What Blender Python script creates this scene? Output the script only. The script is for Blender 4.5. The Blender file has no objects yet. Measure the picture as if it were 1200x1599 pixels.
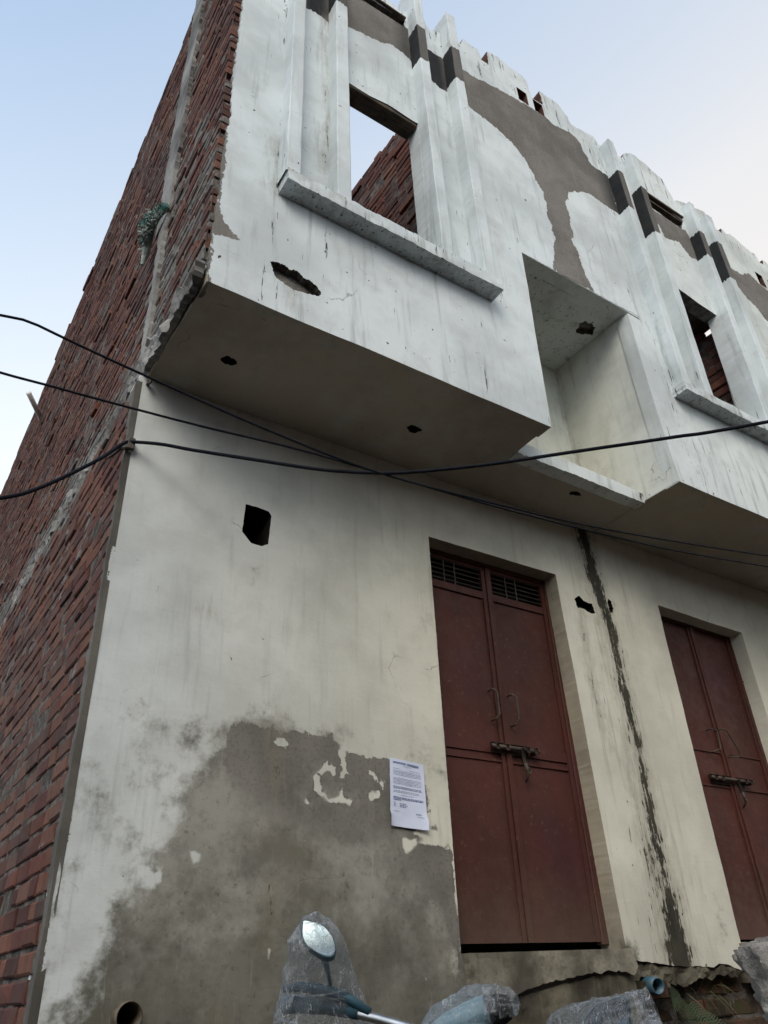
import bpy, math, random
import numpy as np
from mathutils import Vector, Matrix, noise as mnoise
from mathutils.geometry import delaunay_2d_cdt
scene = bpy.context.scene
col = scene.collection
R = math.radians
# ------------------------------------------------------------------ camera
cam_d = bpy.data.cameras.new("camera"); cam = bpy.data.objects.new("camera", cam_d); col.objects.link(cam)
cam_d.sensor_fit = 'HORIZONTAL'; cam_d.sensor_width = 36.0; cam_d.lens = 36.045
cam_d.clip_start = 0.05; cam_d.clip_end = 5000
cx, cy, cz = Vector((0.838217, -0.543855, -0.040171)), Vector((0.257512, 0.45967, -0.849936)), Vector((0.480707, 0.702087, 0.525353))
m = Matrix((cx, -cy, -cz)).transposed().to_4x4(); m.translation = Vector((-0.68, -3.08, 1.4))
cam.matrix_world = m
scene.camera = cam
# ------------------------------------------------------------------ light
SUN_EL, SUN_AZ = 38.0, -142.0       # azimuth from +Y towards +X; thin high haze in front of the sun
world = bpy.data.worlds.new("World"); scene.world = world; world.use_nodes = True
wn = world.node_tree; bg = wn.nodes["Background"]
sky = wn.nodes.new("ShaderNodeTexSky"); sky.sky_type = 'NISHITA'; sky.sun_disc = False
sky.sun_elevation = R(SUN_EL); sky.sun_rotation = R(SUN_AZ)
sky.air_density = 1.0; sky.dust_density = 2.0; sky.ozone_density = 1.0; sky.altitude = 200
def wnode(t, op=None, **ins):
    n = wn.nodes.new(t)
    if op: n.operation = op
    for k, v in ins.items():
        k = n.inputs[int(k[1:])] if k[0] == 'i' and k[1:].isdigit() else n.inputs[k]
        if isinstance(v, bpy.types.NodeSocket): wn.links.new(v, k)
        else: k.default_value = v
    return n
# atmospheric haze: the clear sky whitens towards the horizon and towards the evening side (+X)
sep = wnode("ShaderNodeSeparateXYZ", i0=wn.nodes.new("ShaderNodeTexCoord").outputs['Generated'])
hz = wnode("ShaderNodeMath", 'MULTIPLY_ADD', i0=sep.outputs[2], i1=-2.1, i2=2.1)
hf = wnode("ShaderNodeMath", 'MULTIPLY_ADD', i0=sep.outputs[0], i1=.75, i2=hz.outputs[0]); hf.use_clamp = True
xm = wnode("ShaderNodeMapRange", Value=sep.outputs[0]); xm.inputs[1].default_value = -.1; xm.inputs[2].default_value = .75
zm = wnode("ShaderNodeMapRange", Value=sep.outputs[2]); zm.inputs[1].default_value = .85; zm.inputs[2].default_value = .60
def wmix(f, a, b):
    n = wn.nodes.new("ShaderNodeMix"); n.data_type = 'RGBA'
    for k, v in ((0, f), (6, a), (7, b)):
        if isinstance(v, bpy.types.NodeSocket): wn.links.new(v, n.inputs[k])
        else: n.inputs[k].default_value = v
    return n.outputs[2]
hcol = wmix(xm.outputs[0], (3.3, 3.58, 3.85, 1), wmix(zm.outputs[0], (2.6, 2.66, 2.8, 1), (3.35, 3.2, 3.1, 1)))
gain = wn.nodes.new("ShaderNodeMix"); gain.data_type = 'RGBA'; gain.blend_type = 'MULTIPLY'; gain.inputs[0].default_value = 1
wn.links.new(sky.outputs[0], gain.inputs[6]); gain.inputs[7].default_value = (1.58, 1.54, 1.34, 1)
wn.links.new(wmix(hf.outputs[0], gain.outputs[2], hcol), bg.inputs[0]); bg.inputs[1].default_value = 0.15
sun_d = bpy.data.lights.new("sun", 'SUN'); sun = bpy.data.objects.new("sun", sun_d); col.objects.link(sun)
sun_d.energy = 0.5; sun_d.angle = R(32); sun_d.color = (1.0, 0.95, 0.88)
sv = Vector((math.sin(R(SUN_AZ)) * math.cos(R(SUN_EL)), math.cos(R(SUN_AZ)) * math.cos(R(SUN_EL)), math.sin(R(SUN_EL))))
sun.rotation_euler = (-sv).to_track_quat('-Z', 'Y').to_euler(); sun.location = (-8, -10, 12)
scene.view_settings.view_transform = 'Standard'; scene.view_settings.look = 'None'
scene.view_settings.exposure = 0.95; scene.view_settings.gamma = 1.0
# ------------------------------------------------------------------ numeric helpers
rng = np.random.default_rng(7)
random.seed(7)
def vnoise(p, s, seed=0):
    """smooth 3D value noise in -1..1 for an (n,3) array"""
    q = np.asarray(p, float) / s + 100.3 + seed * 17.77
    i = np.floor(q).astype(np.int64); f = q - i; f = f * f * (3 - 2 * f)
    def h(a, b, c):
        n = (a * 73856093) ^ (b * 19349663) ^ (c * 83492791) ^ (seed * 2654435)
        n = (n ^ (n >> 13)) * 1274126177
        n = n ^ (n >> 16)
        return (n & 0xffff) / 32767.5 - 1.0
    x0, y0, z0 = i[:, 0], i[:, 1], i[:, 2]
    def L(a, b, t): return a + (b - a) * t
    c00 = L(h(x0, y0, z0), h(x0 + 1, y0, z0), f[:, 0]); c10 = L(h(x0, y0 + 1, z0), h(x0 + 1, y0 + 1, z0), f[:, 0])
    c01 = L(h(x0, y0, z0 + 1), h(x0 + 1, y0, z0 + 1), f[:, 0]); c11 = L(h(x0, y0 + 1, z0 + 1), h(x0 + 1, y0 + 1, z0 + 1), f[:, 0])
    return L(L(c00, c10, f[:, 1]), L(c01, c11, f[:, 1]), f[:, 2])
def inside(P, poly):
    x, y = P[:, 0], P[:, 1]; r = np.zeros(len(P), bool); n = len(poly)
    for i in range(n):
        x1, y1 = poly[i]; x2, y2 = poly[(i + 1) % n]
        if y1 == y2: continue
        c = ((y1 > y) != (y2 > y)) & (x < (x2 - x1) * (y - y1) / (y2 - y1) + x1)
        r ^= c
    return r
def dseg(P, poly, closed=True):
    d = np.full(len(P), 1e9); n = len(poly)
    for i in range(n if closed else n - 1):
        a = np.array(poly[i][:2], float); b = np.array(poly[(i + 1) % n][:2], float); ab = b - a
        t = np.clip(((P - a) @ ab) / max(ab @ ab, 1e-12), 0, 1)
        d = np.minimum(d, np.hypot(*(P - a - t[:, None] * ab).T))
    return d
def sdf(P, polys):
    r = np.full(len(P), -9.0)
    for q in polys:
        d = dseg(P, q); r = np.maximum(r, np.where(inside(P, q), d, -d))
    return r
def lsdf(P, lines):
    """lines: list of (points, width or [widths]) -> width minus distance"""
    r = np.full(len(P), -9.0)
    for pts, w in lines:
        n = len(pts); ws = w if isinstance(w, (list, tuple)) else [w] * n
        for i in range(n - 1):
            a = np.array(pts[i], float); b = np.array(pts[i + 1], float); ab = b - a
            t = np.clip(((P - a) @ ab) / max(ab @ ab, 1e-12), 0, 1)
            r = np.maximum(r, ws[i] + (ws[i + 1] - ws[i]) * t - np.hypot(*(P - a - t[:, None] * ab).T))
    return r
# ------------------------------------------------------------------ object helpers
def empty(name, loc, label, cat, group=None, kind=None):
    o = bpy.data.objects.new(name, None); col.objects.link(o); o.location = loc
    o['label'] = label; o['category'] = cat
    if group: o['group'] = group
    if kind: o['kind'] = kind
    return o
def tag(o, label, cat, group=None, kind=None):
    o['label'] = label; o['category'] = cat
    if group: o['group'] = group
    if kind: o['kind'] = kind
    return o
def link(name, verts, faces, mats, parent=None, fmat=None, smooth=False, attrs=None):
    me = bpy.data.meshes.new(name)
    me.from_pydata([tuple(v) for v in verts], [], faces)
    for mt in (mats if isinstance(mats, (list, tuple)) else [mats]): me.materials.append(mt)
    if fmat is not None: me.polygons.foreach_set('material_index', fmat)
    if smooth: me.polygons.foreach_set('use_smooth', [True] * len(me.polygons))
    for k, v in (attrs or {}).items():
        a = me.attributes.new(k, 'FLOAT', 'POINT'); a.data.foreach_set('value', np.asarray(v, np.float32))
    me.update()
    o = bpy.data.objects.new(name, me); col.objects.link(o)
    if parent is not None:
        o.parent = parent
        root = parent if parent.type == 'EMPTY' else None
        off = Vector((0, 0, 0))
        while root is not None: off += root.location; root = root.parent
        o.matrix_parent_inverse = Matrix.Translation(-off)
    return o
class MB:
    """collects boxes, tubes and free faces into one mesh"""
    def __init__(s): s.v = []; s.f = []; s.m = []
    def add(s, vs, fs, mi=0):
        n = len(s.v); s.v += [tuple(v) for v in vs]; s.f += [tuple(i + n for i in f) for f in fs]; s.m += [mi] * len(fs)
    def box(s, c0, c1, ch=0.0, mi=0, M=None):
        x0, y0, z0 = c0; x1, y1, z1 = c1; c = min(ch, abs(x1 - x0) / 3, abs(y1 - y0) / 3, abs(z1 - z0) / 3)
        vs = []
        if c <= 0:
            vs = [(x, y, z) for x in (x0, x1) for y in (y0, y1) for z in (z0, z1)]
            fs = [(0, 1, 3, 2), (4, 6, 7, 5), (0, 4, 5, 1), (2, 3, 7, 6), (0, 2, 6, 4), (1, 5, 7, 3)]
        else:
            import itertools
            idx = {}
            for sx, sy, sz in itertools.product((0, 1), repeat=3):
                X = (x0, x1)[sx]; Y = (y0, y1)[sy]; Z = (z0, z1)[sz]
                dx = c if sx == 0 else -c; dy = c if sy == 0 else -c; dz = c if sz == 0 else -c
                idx[(sx, sy, sz, 0)] = len(vs); vs.append((X, Y + dy, Z + dz))
                idx[(sx, sy, sz, 1)] = len(vs); vs.append((X + dx, Y, Z + dz))
                idx[(sx, sy, sz, 2)] = len(vs); vs.append((X + dx, Y + dy, Z))
            fs = []
            q = [(0, 0), (0, 1), (1, 1), (1, 0)]
            for a in (0, 1): fs.append([idx[(a, b, d, 0)] for b, d in q]); fs.append([idx[(b, a, d, 1)] for b, d in q]); fs.append([idx[(b, d, a, 2)] for b, d in q])
            for a in (0, 1):
                for b in (0, 1):
                    fs.append([idx[(a, b, 0, 0)], idx[(a, b, 1, 0)], idx[(a, b, 1, 1)], idx[(a, b, 0, 1)]])
                    fs.append([idx[(a, 0, b, 0)], idx[(a, 1, b, 0)], idx[(a, 1, b, 2)], idx[(a, 0, b, 2)]])
                    fs.append([idx[(0, a, b, 1)], idx[(1, a, b, 1)], idx[(1, a, b, 2)], idx[(0, a, b, 2)]])
                    for d in (0, 1): fs.append([idx[(a, b, d, 0)], idx[(a, b, d, 1)], idx[(a, b, d, 2)]])
        if M is not None: vs = [tuple(M @ Vector(v)) for v in vs]
        s.add(vs, fs, mi)
    def tube(s, pts, rad, n=8, mi=0, caps=True):
        pts = [Vector(p) for p in pts]; k = len(pts); rs = rad if isinstance(rad, (list, tuple)) else [rad] * k
        vs = []; up = None
        for i, p in enumerate(pts):
            t = (pts[min(i + 1, k - 1)] - pts[max(i - 1, 0)]).normalized()
            if up is None: up = Vector((0, 0, 1)) if abs(t.z) < .9 else Vector((1, 0, 0))
            a = t.cross(up).normalized(); b = a.cross(t).normalized(); up = b
            for j in range(n):
                w = 2 * math.pi * j / n; vs.append(p + (a * math.cos(w) + b * math.sin(w)) * rs[i])
        fs = [(i * n + j, i * n + (j + 1) % n, (i + 1) * n + (j + 1) % n, (i + 1) * n + j) for i in range(k - 1) for j in range(n)]
        if caps: fs += [tuple(range(n))[::-1], tuple((k - 1) * n + j for j in range(n))]
        s.add(vs, fs, mi)
    def link(s, name, mats, parent=None, smooth=False, attrs=None):
        return link(name, s.v, s.f, mats, parent, s.m, smooth, attrs)
# ------------------------------------------------------------------ material helpers
class NT:
    def __init__(s, name):
        s.m = bpy.data.materials.new(name); s.m.use_nodes = True; s.t = s.m.node_tree
        s.b = s.t.nodes["Principled BSDF"]; s.out = s.t.nodes["Material Output"]
        s.tc = s.t.nodes.new("ShaderNodeTexCoord").outputs['Object']
    def n(s, typ, ins=None, **pr):
        nd = s.t.nodes.new(typ)
        for k, v in pr.items(): setattr(nd, k, v)
        for k, v in (ins or {}).items(): s.set(nd.inputs[k], v)
        return nd
    def set(s, sock, v):
        if isinstance(v, bpy.types.NodeSocket): s.t.links.new(v, sock)
        elif isinstance(v, (tuple, list)) and len(v) == 3 and sock.type == 'RGBA': sock.default_value = (*v, 1)
        else: sock.default_value = v
    def noise(s, scale, detail=4, rough=.55, vec=None, sc=None, dist=0.0, off=None):
        v = vec or s.tc
        if sc or off: v = s.n("ShaderNodeMapping", {'Vector': v, 'Scale': sc or (1, 1, 1), 'Location': off or (0, 0, 0)}).outputs[0]
        return s.n("ShaderNodeTexNoise", {'Vector': v, 'Scale': scale, 'Detail': detail, 'Roughness': rough, 'Distortion': dist}).outputs['Fac']
    def ramp(s, f, a, b, lo=0.0, hi=1.0):
        return s.n("ShaderNodeMapRange", {'Value': f, 'From Min': a, 'From Max': b, 'To Min': lo, 'To Max': hi}, interpolation_type='SMOOTHSTEP').outputs[0]
    def math(s, op, a, b=0.0, c=None):
        d = {0: a, 1: b}
        if c is not None: d[2] = c
        return s.n("ShaderNodeMath", d, operation=op).outputs[0]
    def mix(s, f, a, b, bt='MIX'):
        nd = s.n("ShaderNodeMix", data_type='RGBA', blend_type=bt)
        s.set(nd.inputs[0], f); s.set(nd.inputs[6], a); s.set(nd.inputs[7], b)
        return nd.outputs[2]
    def attr(s, name): return s.n("ShaderNodeAttribute", attribute_name=name).outputs['Fac']
    def bump(s, h, strength=.3, dist=.01, nrm=None):
        d = {'Height': h, 'Strength': strength, 'Distance': dist}
        if nrm is not None: d['Normal'] = nrm
        return s.n("ShaderNodeBump", d).outputs[0]
    def done(s, colr=None, rough=.8, nrm=None, **kw):
        if colr is not None: s.set(s.b.inputs['Base Color'], colr)
        s.set(s.b.inputs['Roughness'], rough)
        if not isinstance(rough, bpy.types.NodeSocket) and rough > .75: s.b.inputs['Specular IOR Level'].default_value = .12
        if nrm is not None: s.set(s.b.inputs['Normal'], nrm)
        for k, v in kw.items(): s.set(s.b.inputs[k], v)
        return s.m

def plaster(name, white=(.64, .70, .72), white2=(.48, .53, .545), cem=(.20, .188, .172), cem2=(.135, .128, .118)):
    s = NT(name)
    big = s.noise(1.1, 7, .6); mid = s.noise(5.5, 6, .62); fine = s.noise(60, 4, .6)
    strk = s.noise(1.0, 6, .65, sc=(16, 16, 1.3)); strk2 = s.noise(1.0, 5, .7, sc=(42, 42, 3.2), off=(3, 1, 5))
    grime = s.attr('grime')
    c = s.mix(s.ramp(big, .40, .66), white, white2)
    c = s.mix(s.math('MULTIPLY', s.ramp(mid, .45, .75), .55), c, (.44, .46, .46))
    c = s.mix(s.math('MULTIPLY', s.ramp(strk, .52, .74), s.math('MULTIPLY_ADD', grime, .8, .30)), c, (.27, .30, .295))
    # trowel and brush marks
    br = s.noise(1.0, 5, .7, sc=(3, 3, 26), off=(1, 7, 2), dist=.8)
    c = s.mix(s.math('MULTIPLY', s.ramp(br, .55, .8), .16), c, (.74, .77, .77))
    # black mould: elongated flecks, denser where grimy
    k = s.math('MULTIPLY_ADD', grime, -.165, .735)
    fl = s.math('SUBTRACT', strk2, k)
    c = s.mix(s.ramp(fl, 0.0, .035), c, (.05, .062, .062))
    sp = s.noise(26, 3, .5, off=(9, 2, 4)); k2 = s.math('MULTIPLY_ADD', grime, -.05, .755)
    c = s.mix(s.ramp(s.math('SUBTRACT', sp, k2), 0.0, .015), c, (.05, .05, .05))
    # hairline wandering cracks
    w = s.n("ShaderNodeTexNoise", {'Vector': s.tc, 'Scale': 4.5, 'Detail': 6}).outputs['Color']
    wv = s.n("ShaderNodeVectorMath", {0: s.tc, 1: s.n('ShaderNodeVectorMath', {0: w, 1: (.22, .22, .22)}, operation='MULTIPLY').outputs[0]}, operation='ADD').outputs[0]
    vor = s.n("ShaderNodeTexVoronoi", {'Vector': wv, 'Scale': 1.7}, feature='DISTANCE_TO_EDGE').outputs['Distance']
    cr = s.math('MULTIPLY', s.ramp(vor, .0015, .005, 1.0, 0.0), s.ramp(s.noise(2.3, 3, .5, off=(4, 4, 4)), .60, .68))
    c = s.mix(s.math('MULTIPLY', cr, .55), c, (.13, .13, .12))
    # warm light painted into the wash, then damp / worn wash
    damp = s.attr('damp'); tint = s.attr('tint')
    c = s.mix(tint, c, s.mix(1.0, c, (1.16, 1.08, .92), 'MULTIPLY'))
    dm = s.noise(3.2, 9, .68, off=(2, 8, 1)); dm2 = s.noise(11, 7, .7)
    dcol = s.mix(s.ramp(dm, .36, .64), (.30, .298, .265), (.15, .148, .128))
    dcol = s.mix(s.math('MULTIPLY', s.ramp(dm2, .5, .75), .55), dcol, (.09, .09, .078))
    zl = s.n('ShaderNodeSeparateXYZ', {0: s.tc}).outputs[2]
    dcol = s.mix(s.math('MULTIPLY', s.ramp(s.math('ADD', zl, s.math('MULTIPLY_ADD', s.noise(3.8, 6, .7, off=(1, 3, 8)), 1.6, -.8)), 1.35, 1.85, 1.0, 0.0), .55), dcol, (.075, .072, .052))
    dcol = s.mix(s.math('MULTIPLY', s.ramp(s.noise(24, 5, .7), .54, .72), .6), dcol, (.06, .06, .05))
    dcol = s.mix(s.math('MULTIPLY', s.ramp(s.noise(1.0, 6, .7, sc=(30, 30, 2.5)), .6, .72), .5), dcol, (.36, .36, .33))
    dcol = s.mix(s.math('MULTIPLY', s.ramp(s.noise(1.7, 4, .5, off=(5, 5, 0)), .55, .75), .35), dcol, (.21, .18, .13))
    df = s.ramp(s.math('ADD', damp, s.math('ADD', s.math('MULTIPLY_ADD', dm2, .8, -.4), s.math('MULTIPLY_ADD', s.noise(4.2, 5, .6, off=(9, 4, 4)), 1.1, -.55))), .32, .66)
    df = s.math('MULTIPLY', df, s.ramp(damp, .0, .12))
    c = s.mix(df, c, dcol)
    # bare cement where the wash is missing (signed distance + ragged noise)
    rag = s.math('ADD', s.math('MULTIPLY_ADD', s.noise(9, 6, .7), .07, -.035), s.math('ADD', s.math('MULTIPLY_ADD', s.noise(42, 4, .7), .034, -.017), s.math('MULTIPLY_ADD', s.noise(1.0, 4, .7, sc=(38, 38, 7), off=(2, 6, 2)), .05, -.025)))
    cs = s.math('ADD', s.attr('cem'), rag); sw = s.math('MULTIPLY_ADD', s.math('MAXIMUM', s.math('SUBTRACT', s.attr('damp'), .62), 0.0), .22, .002)
    cf = s.n('ShaderNodeMapRange', {'Value': cs, 'From Min': s.math('MULTIPLY', sw, -1.0), 'From Max': sw}, interpolation_type='SMOOTHSTEP').outputs[0]
    cc = s.mix(s.ramp(s.noise(2.4, 6, .6, off=(7, 3, 3)), .35, .68), cem, cem2)
    cc = s.mix(s.math('MULTIPLY', s.ramp(strk, .5, .75), .35), cc, (.27, .25, .23))
    edge = s.math('MULTIPLY', s.ramp(cs, -.02, 0.0), s.ramp(cs, 0.0, .006, 1.0, 0.0))
    cc = s.mix(s.math('MULTIPLY', s.ramp(fine, .5, .62), .35), cc, (.09, .083, .075))
    cc = s.mix(s.math('MULTIPLY', s.ramp(mid, .5, .7), .4), cc, (.12, .11, .10))
    cc = s.mix(s.attr('slate'), cc, s.mix(s.ramp(mid, .3, .7), (.030, .033, .035), (.018, .020, .022)))
    c = s.mix(cf, c, cc)
    # black runs
    st = s.math('ADD', s.attr('stain'), s.math('ADD', s.math('MULTIPLY_ADD', s.noise(1.0, 6, .78, sc=(46, 46, 7)), .27, -.158), s.math('MULTIPLY_ADD', s.noise(55, 3, .6), .02, -.01)))
    st = s.math('ADD', st, s.math('MULTIPLY_ADD', s.noise(7, 4, .6, off=(6, 1, 2)), .16, -.083))
    sf = s.math('MULTIPLY', s.ramp(st, -.006, .010), .93)
    c = s.mix(s.math('MULTIPLY', s.ramp(st, -.10, .0), .40), c, (.24, .215, .165))
    c = s.mix(sf, c, s.mix(s.ramp(mid, .35, .65), (.014, .014, .010), (.04, .035, .025)))
    h = s.math('ADD', s.math('MULTIPLY', mid, .5), s.math('MULTIPLY', fine, .12))
    h = s.math('ADD', h, s.math('MULTIPLY', cf, -.22)); h = s.math('ADD', h, s.math('MULTIPLY', s.math('ADD', cr, sf), -.15))
    h = s.math('ADD', h, s.math('MULTIPLY', br, .12))
    return s.done(c, .82, s.bump(h, .5, .014))
M_plaster = plaster("white_lime_plaster")
M_soffit = plaster("shaded_soffit_wash", white=(.42, .375, .305), white2=(.31, .28, .23))  # same wash darkened, the shade of the undersides put into its colour
M_plaster_low = plaster("damp_white_plaster", white=(.60, .64, .645), white2=(.47, .50, .50), cem=(.20, .195, .175), cem2=(.135, .131, .117))

def raw_brick(name, dark=False, moss=False, smear=.62):
    s = NT(name)
    bv = s.attr('bv'); n1 = s.noise(18, 6, .65); n2 = s.noise(1.3, 5, .6); n3 = s.noise(90, 3, .6)
    r = s.n("ShaderNodeValToRGB", {'Fac': bv}); e = r.color_ramp.elements
    cols = [(0.0, (.046, .024, .021)), (.25, (.082, .033, .027)), (.6, (.125, .046, .034)), (.85, (.175, .078, .050)), (1.0, (.13, .070, .052))]
    e[0].position = 0; e[0].color = (*cols[0][1], 1); e[1].position = 1; e[1].color = (*cols[-1][1], 1)
    for p, cc in cols[1:-1]: el = e.new(p); el.color = (*cc, 1)
    c = r.outputs[0]
    c = s.mix(s.math('MULTIPLY', s.ramp(s.noise(38, 5, .7, off=(2, 2, 2)), .5, .68), .5), c, (.045, .030, .028))
    c = s.mix(s.math('MULTIPLY', s.ramp(s.noise(3.1, 6, .7, off=(12, 2, 2)), .5, .66), .5), c, (.115, .088, .075))
    c = s.mix(s.math('MULTIPLY', s.ramp(n1, .45, .72), .6), c, (.055, .026, .024))
    c = s.mix(s.math('MULTIPLY', s.ramp(n2, .42, .68), .45), c, (.17, .085, .06))
    c = s.mix(s.math('MULTIPLY', s.ramp(s.noise(2.1, 5, .6, off=(8, 8, 8)), .5, .7), .55), c, (.06, .036, .034))
    mort = s.math('MULTIPLY_ADD', s.noise(7, 6, .7, off=(3, 3, 9)), .6, s.math('MULTIPLY', s.noise(1.0, 3, .5, off=(1, 9, 2)), .4))
    mc = s.mix(s.ramp(n1, .35, .65), (.20, .19, .175), (.10, .095, .088))
    mf = s.ramp(s.math('ADD', mort, s.attr('mortar')), smear - .01, smear + .02)
    c = s.mix(mf, c, mc)
    if moss:
        c = s.mix(s.ramp(s.noise(9, 5, .7, off=(5, 1, 1)), .42, .6), c, (.055, .06, .025))
        c = s.mix(s.ramp(s.noise(4, 5, .7), .45, .6), c, (.03, .027, .02))
    c = s.mix(s.math('MULTIPLY', s.ramp(s.noise(1.0, 6, .7, sc=(1.4, 1.4, .5), off=(3, 7, 1)), .46, .66), .5), c, (.075, .058, .05))
    h = s.math('ADD', s.math('MULTIPLY', n1, .6), s.math('MULTIPLY', n3, .3)); h = s.math('ADD', h, s.math('MULTIPLY', mf, .5))
    return s.done(c, .9, s.bump(h, .7, .006))
M_ret = plaster("corner_return_render", cem=(.135, .13, .115), cem2=(.07, .067, .06))
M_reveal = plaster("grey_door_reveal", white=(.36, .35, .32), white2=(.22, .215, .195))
M_brick = raw_brick("red_brick"); M_brick_moss = raw_brick("mossy_brick", moss=True)
def simple(name, a, b, scale=8, rough=.8, bs=.3, bd=.004, metal=0.0, stretch=None, detail=6):
    s = NT(name); n = s.noise(scale, detail, .65, sc=stretch); n2 = s.noise(scale * 6, 3, .6)
    c = s.mix(s.ramp(n, .35, .65), a, b)
    return s.done(c, rough, s.bump(s.math('ADD', n, s.math('MULTIPLY', n2, .4)), bs, bd), Metallic=metal)
M_mortar = simple("mortar_bed", (.15, .135, .12), (.05, .043, .038), 14, .95, .9, .02)
M_conc = simple("rough_concrete", (.27, .26, .24), (.17, .165, .15), 6, .9, .8, .02)
M_concdark = simple("ragged_concrete", (.22, .21, .19), (.10, .095, .085), 16, .95, 1.0, .03)
M_iron = simple("rusty_iron", (.085, .06, .045), (.04, .03, .025), 20, .6, .4, .002)
M_timber = simple("shuttering_timber", (.11, .085, .065), (.06, .048, .04), 9, .8, .5, .004)
M_black = simple("hole_shade_black", (.02, .018, .016), (.01, .01, .009), 10, .95)  # near-black fill that paints the shade inside holes and gaps
M_pvcg = simple("grimy_plastic_pipe", (.13, .11, .08), (.06, .05, .035), 14, .6)
M_pvcb = simple("blue_plastic_pipe", (.05, .14, .21), (.035, .09, .13), 12, .45)
M_white_pvc = simple("white_plastic", (.75, .75, .73), (.6, .6, .58), 12, .5)
M_wire = simple("black_cable_rubber", (.006, .008, .014), (.012, .014, .02), 30, .8, .1)
M_ground = simple("lane_dirt", (.075, .06, .046), (.045, .037, .03), 1.5, .95, .8, .04, detail=9)
def door_paint():
    s = NT("oxide_red_door_paint")
    n = s.noise(1.8, 6, .6); v = s.noise(1.0, 5, .65, sc=(9, 9, .9)); f = s.noise(45, 4, .6); d = s.noise(13, 6, .7)
    c = s.mix(s.ramp(n, .35, .65), (.084, .025, .018), (.056, .018, .015))
    c = s.mix(s.math('MULTIPLY', s.ramp(v, .45, .72), .55), c, (.062, .028, .020))
    c = s.mix(s.math('MULTIPLY', s.ramp(d, .6, .75), .4), c, (.10, .058, .038))
    c = s.mix(s.ramp(f, .68, .71), c, (.035, .02, .016))
    c = s.mix(s.math('MULTIPLY', s.ramp(s.noise(1.0, 6, .75, sc=(22, 22, 1.1), off=(0, 3, 3)), .55, .68), .6), c, (.045, .022, .017))
    zz = s.n('ShaderNodeSeparateXYZ', {0: s.tc}).outputs[2]
    c = s.mix(s.math('MULTIPLY', s.ramp(s.math('ADD', zz, s.math('MULTIPLY', d, .5)), 1.72, 2.25, 1.0, 0.0), .45), c, (.13, .098, .075))
    c = s.mix(s.math('MULTIPLY', s.ramp(s.noise(31, 5, .75, off=(0, 3, 1)), .60, .645), .75), c, (.13, .065, .035))
    c = s.mix(s.math('MULTIPLY', s.ramp(s.noise(2.2, 4, .5, off=(2, 0, 7)), .5, .75), .4), c, (.066, .02, .032))
    return s.done(c, s.ramp(d, .3, .7, .5, .72), s.bump(s.math('ADD', s.math('MULTIPLY', n, 3.2), s.math('MULTIPLY', f, .12)), .35, .014), **{'Specular IOR Level': .3})
M_door = door_paint()
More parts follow.
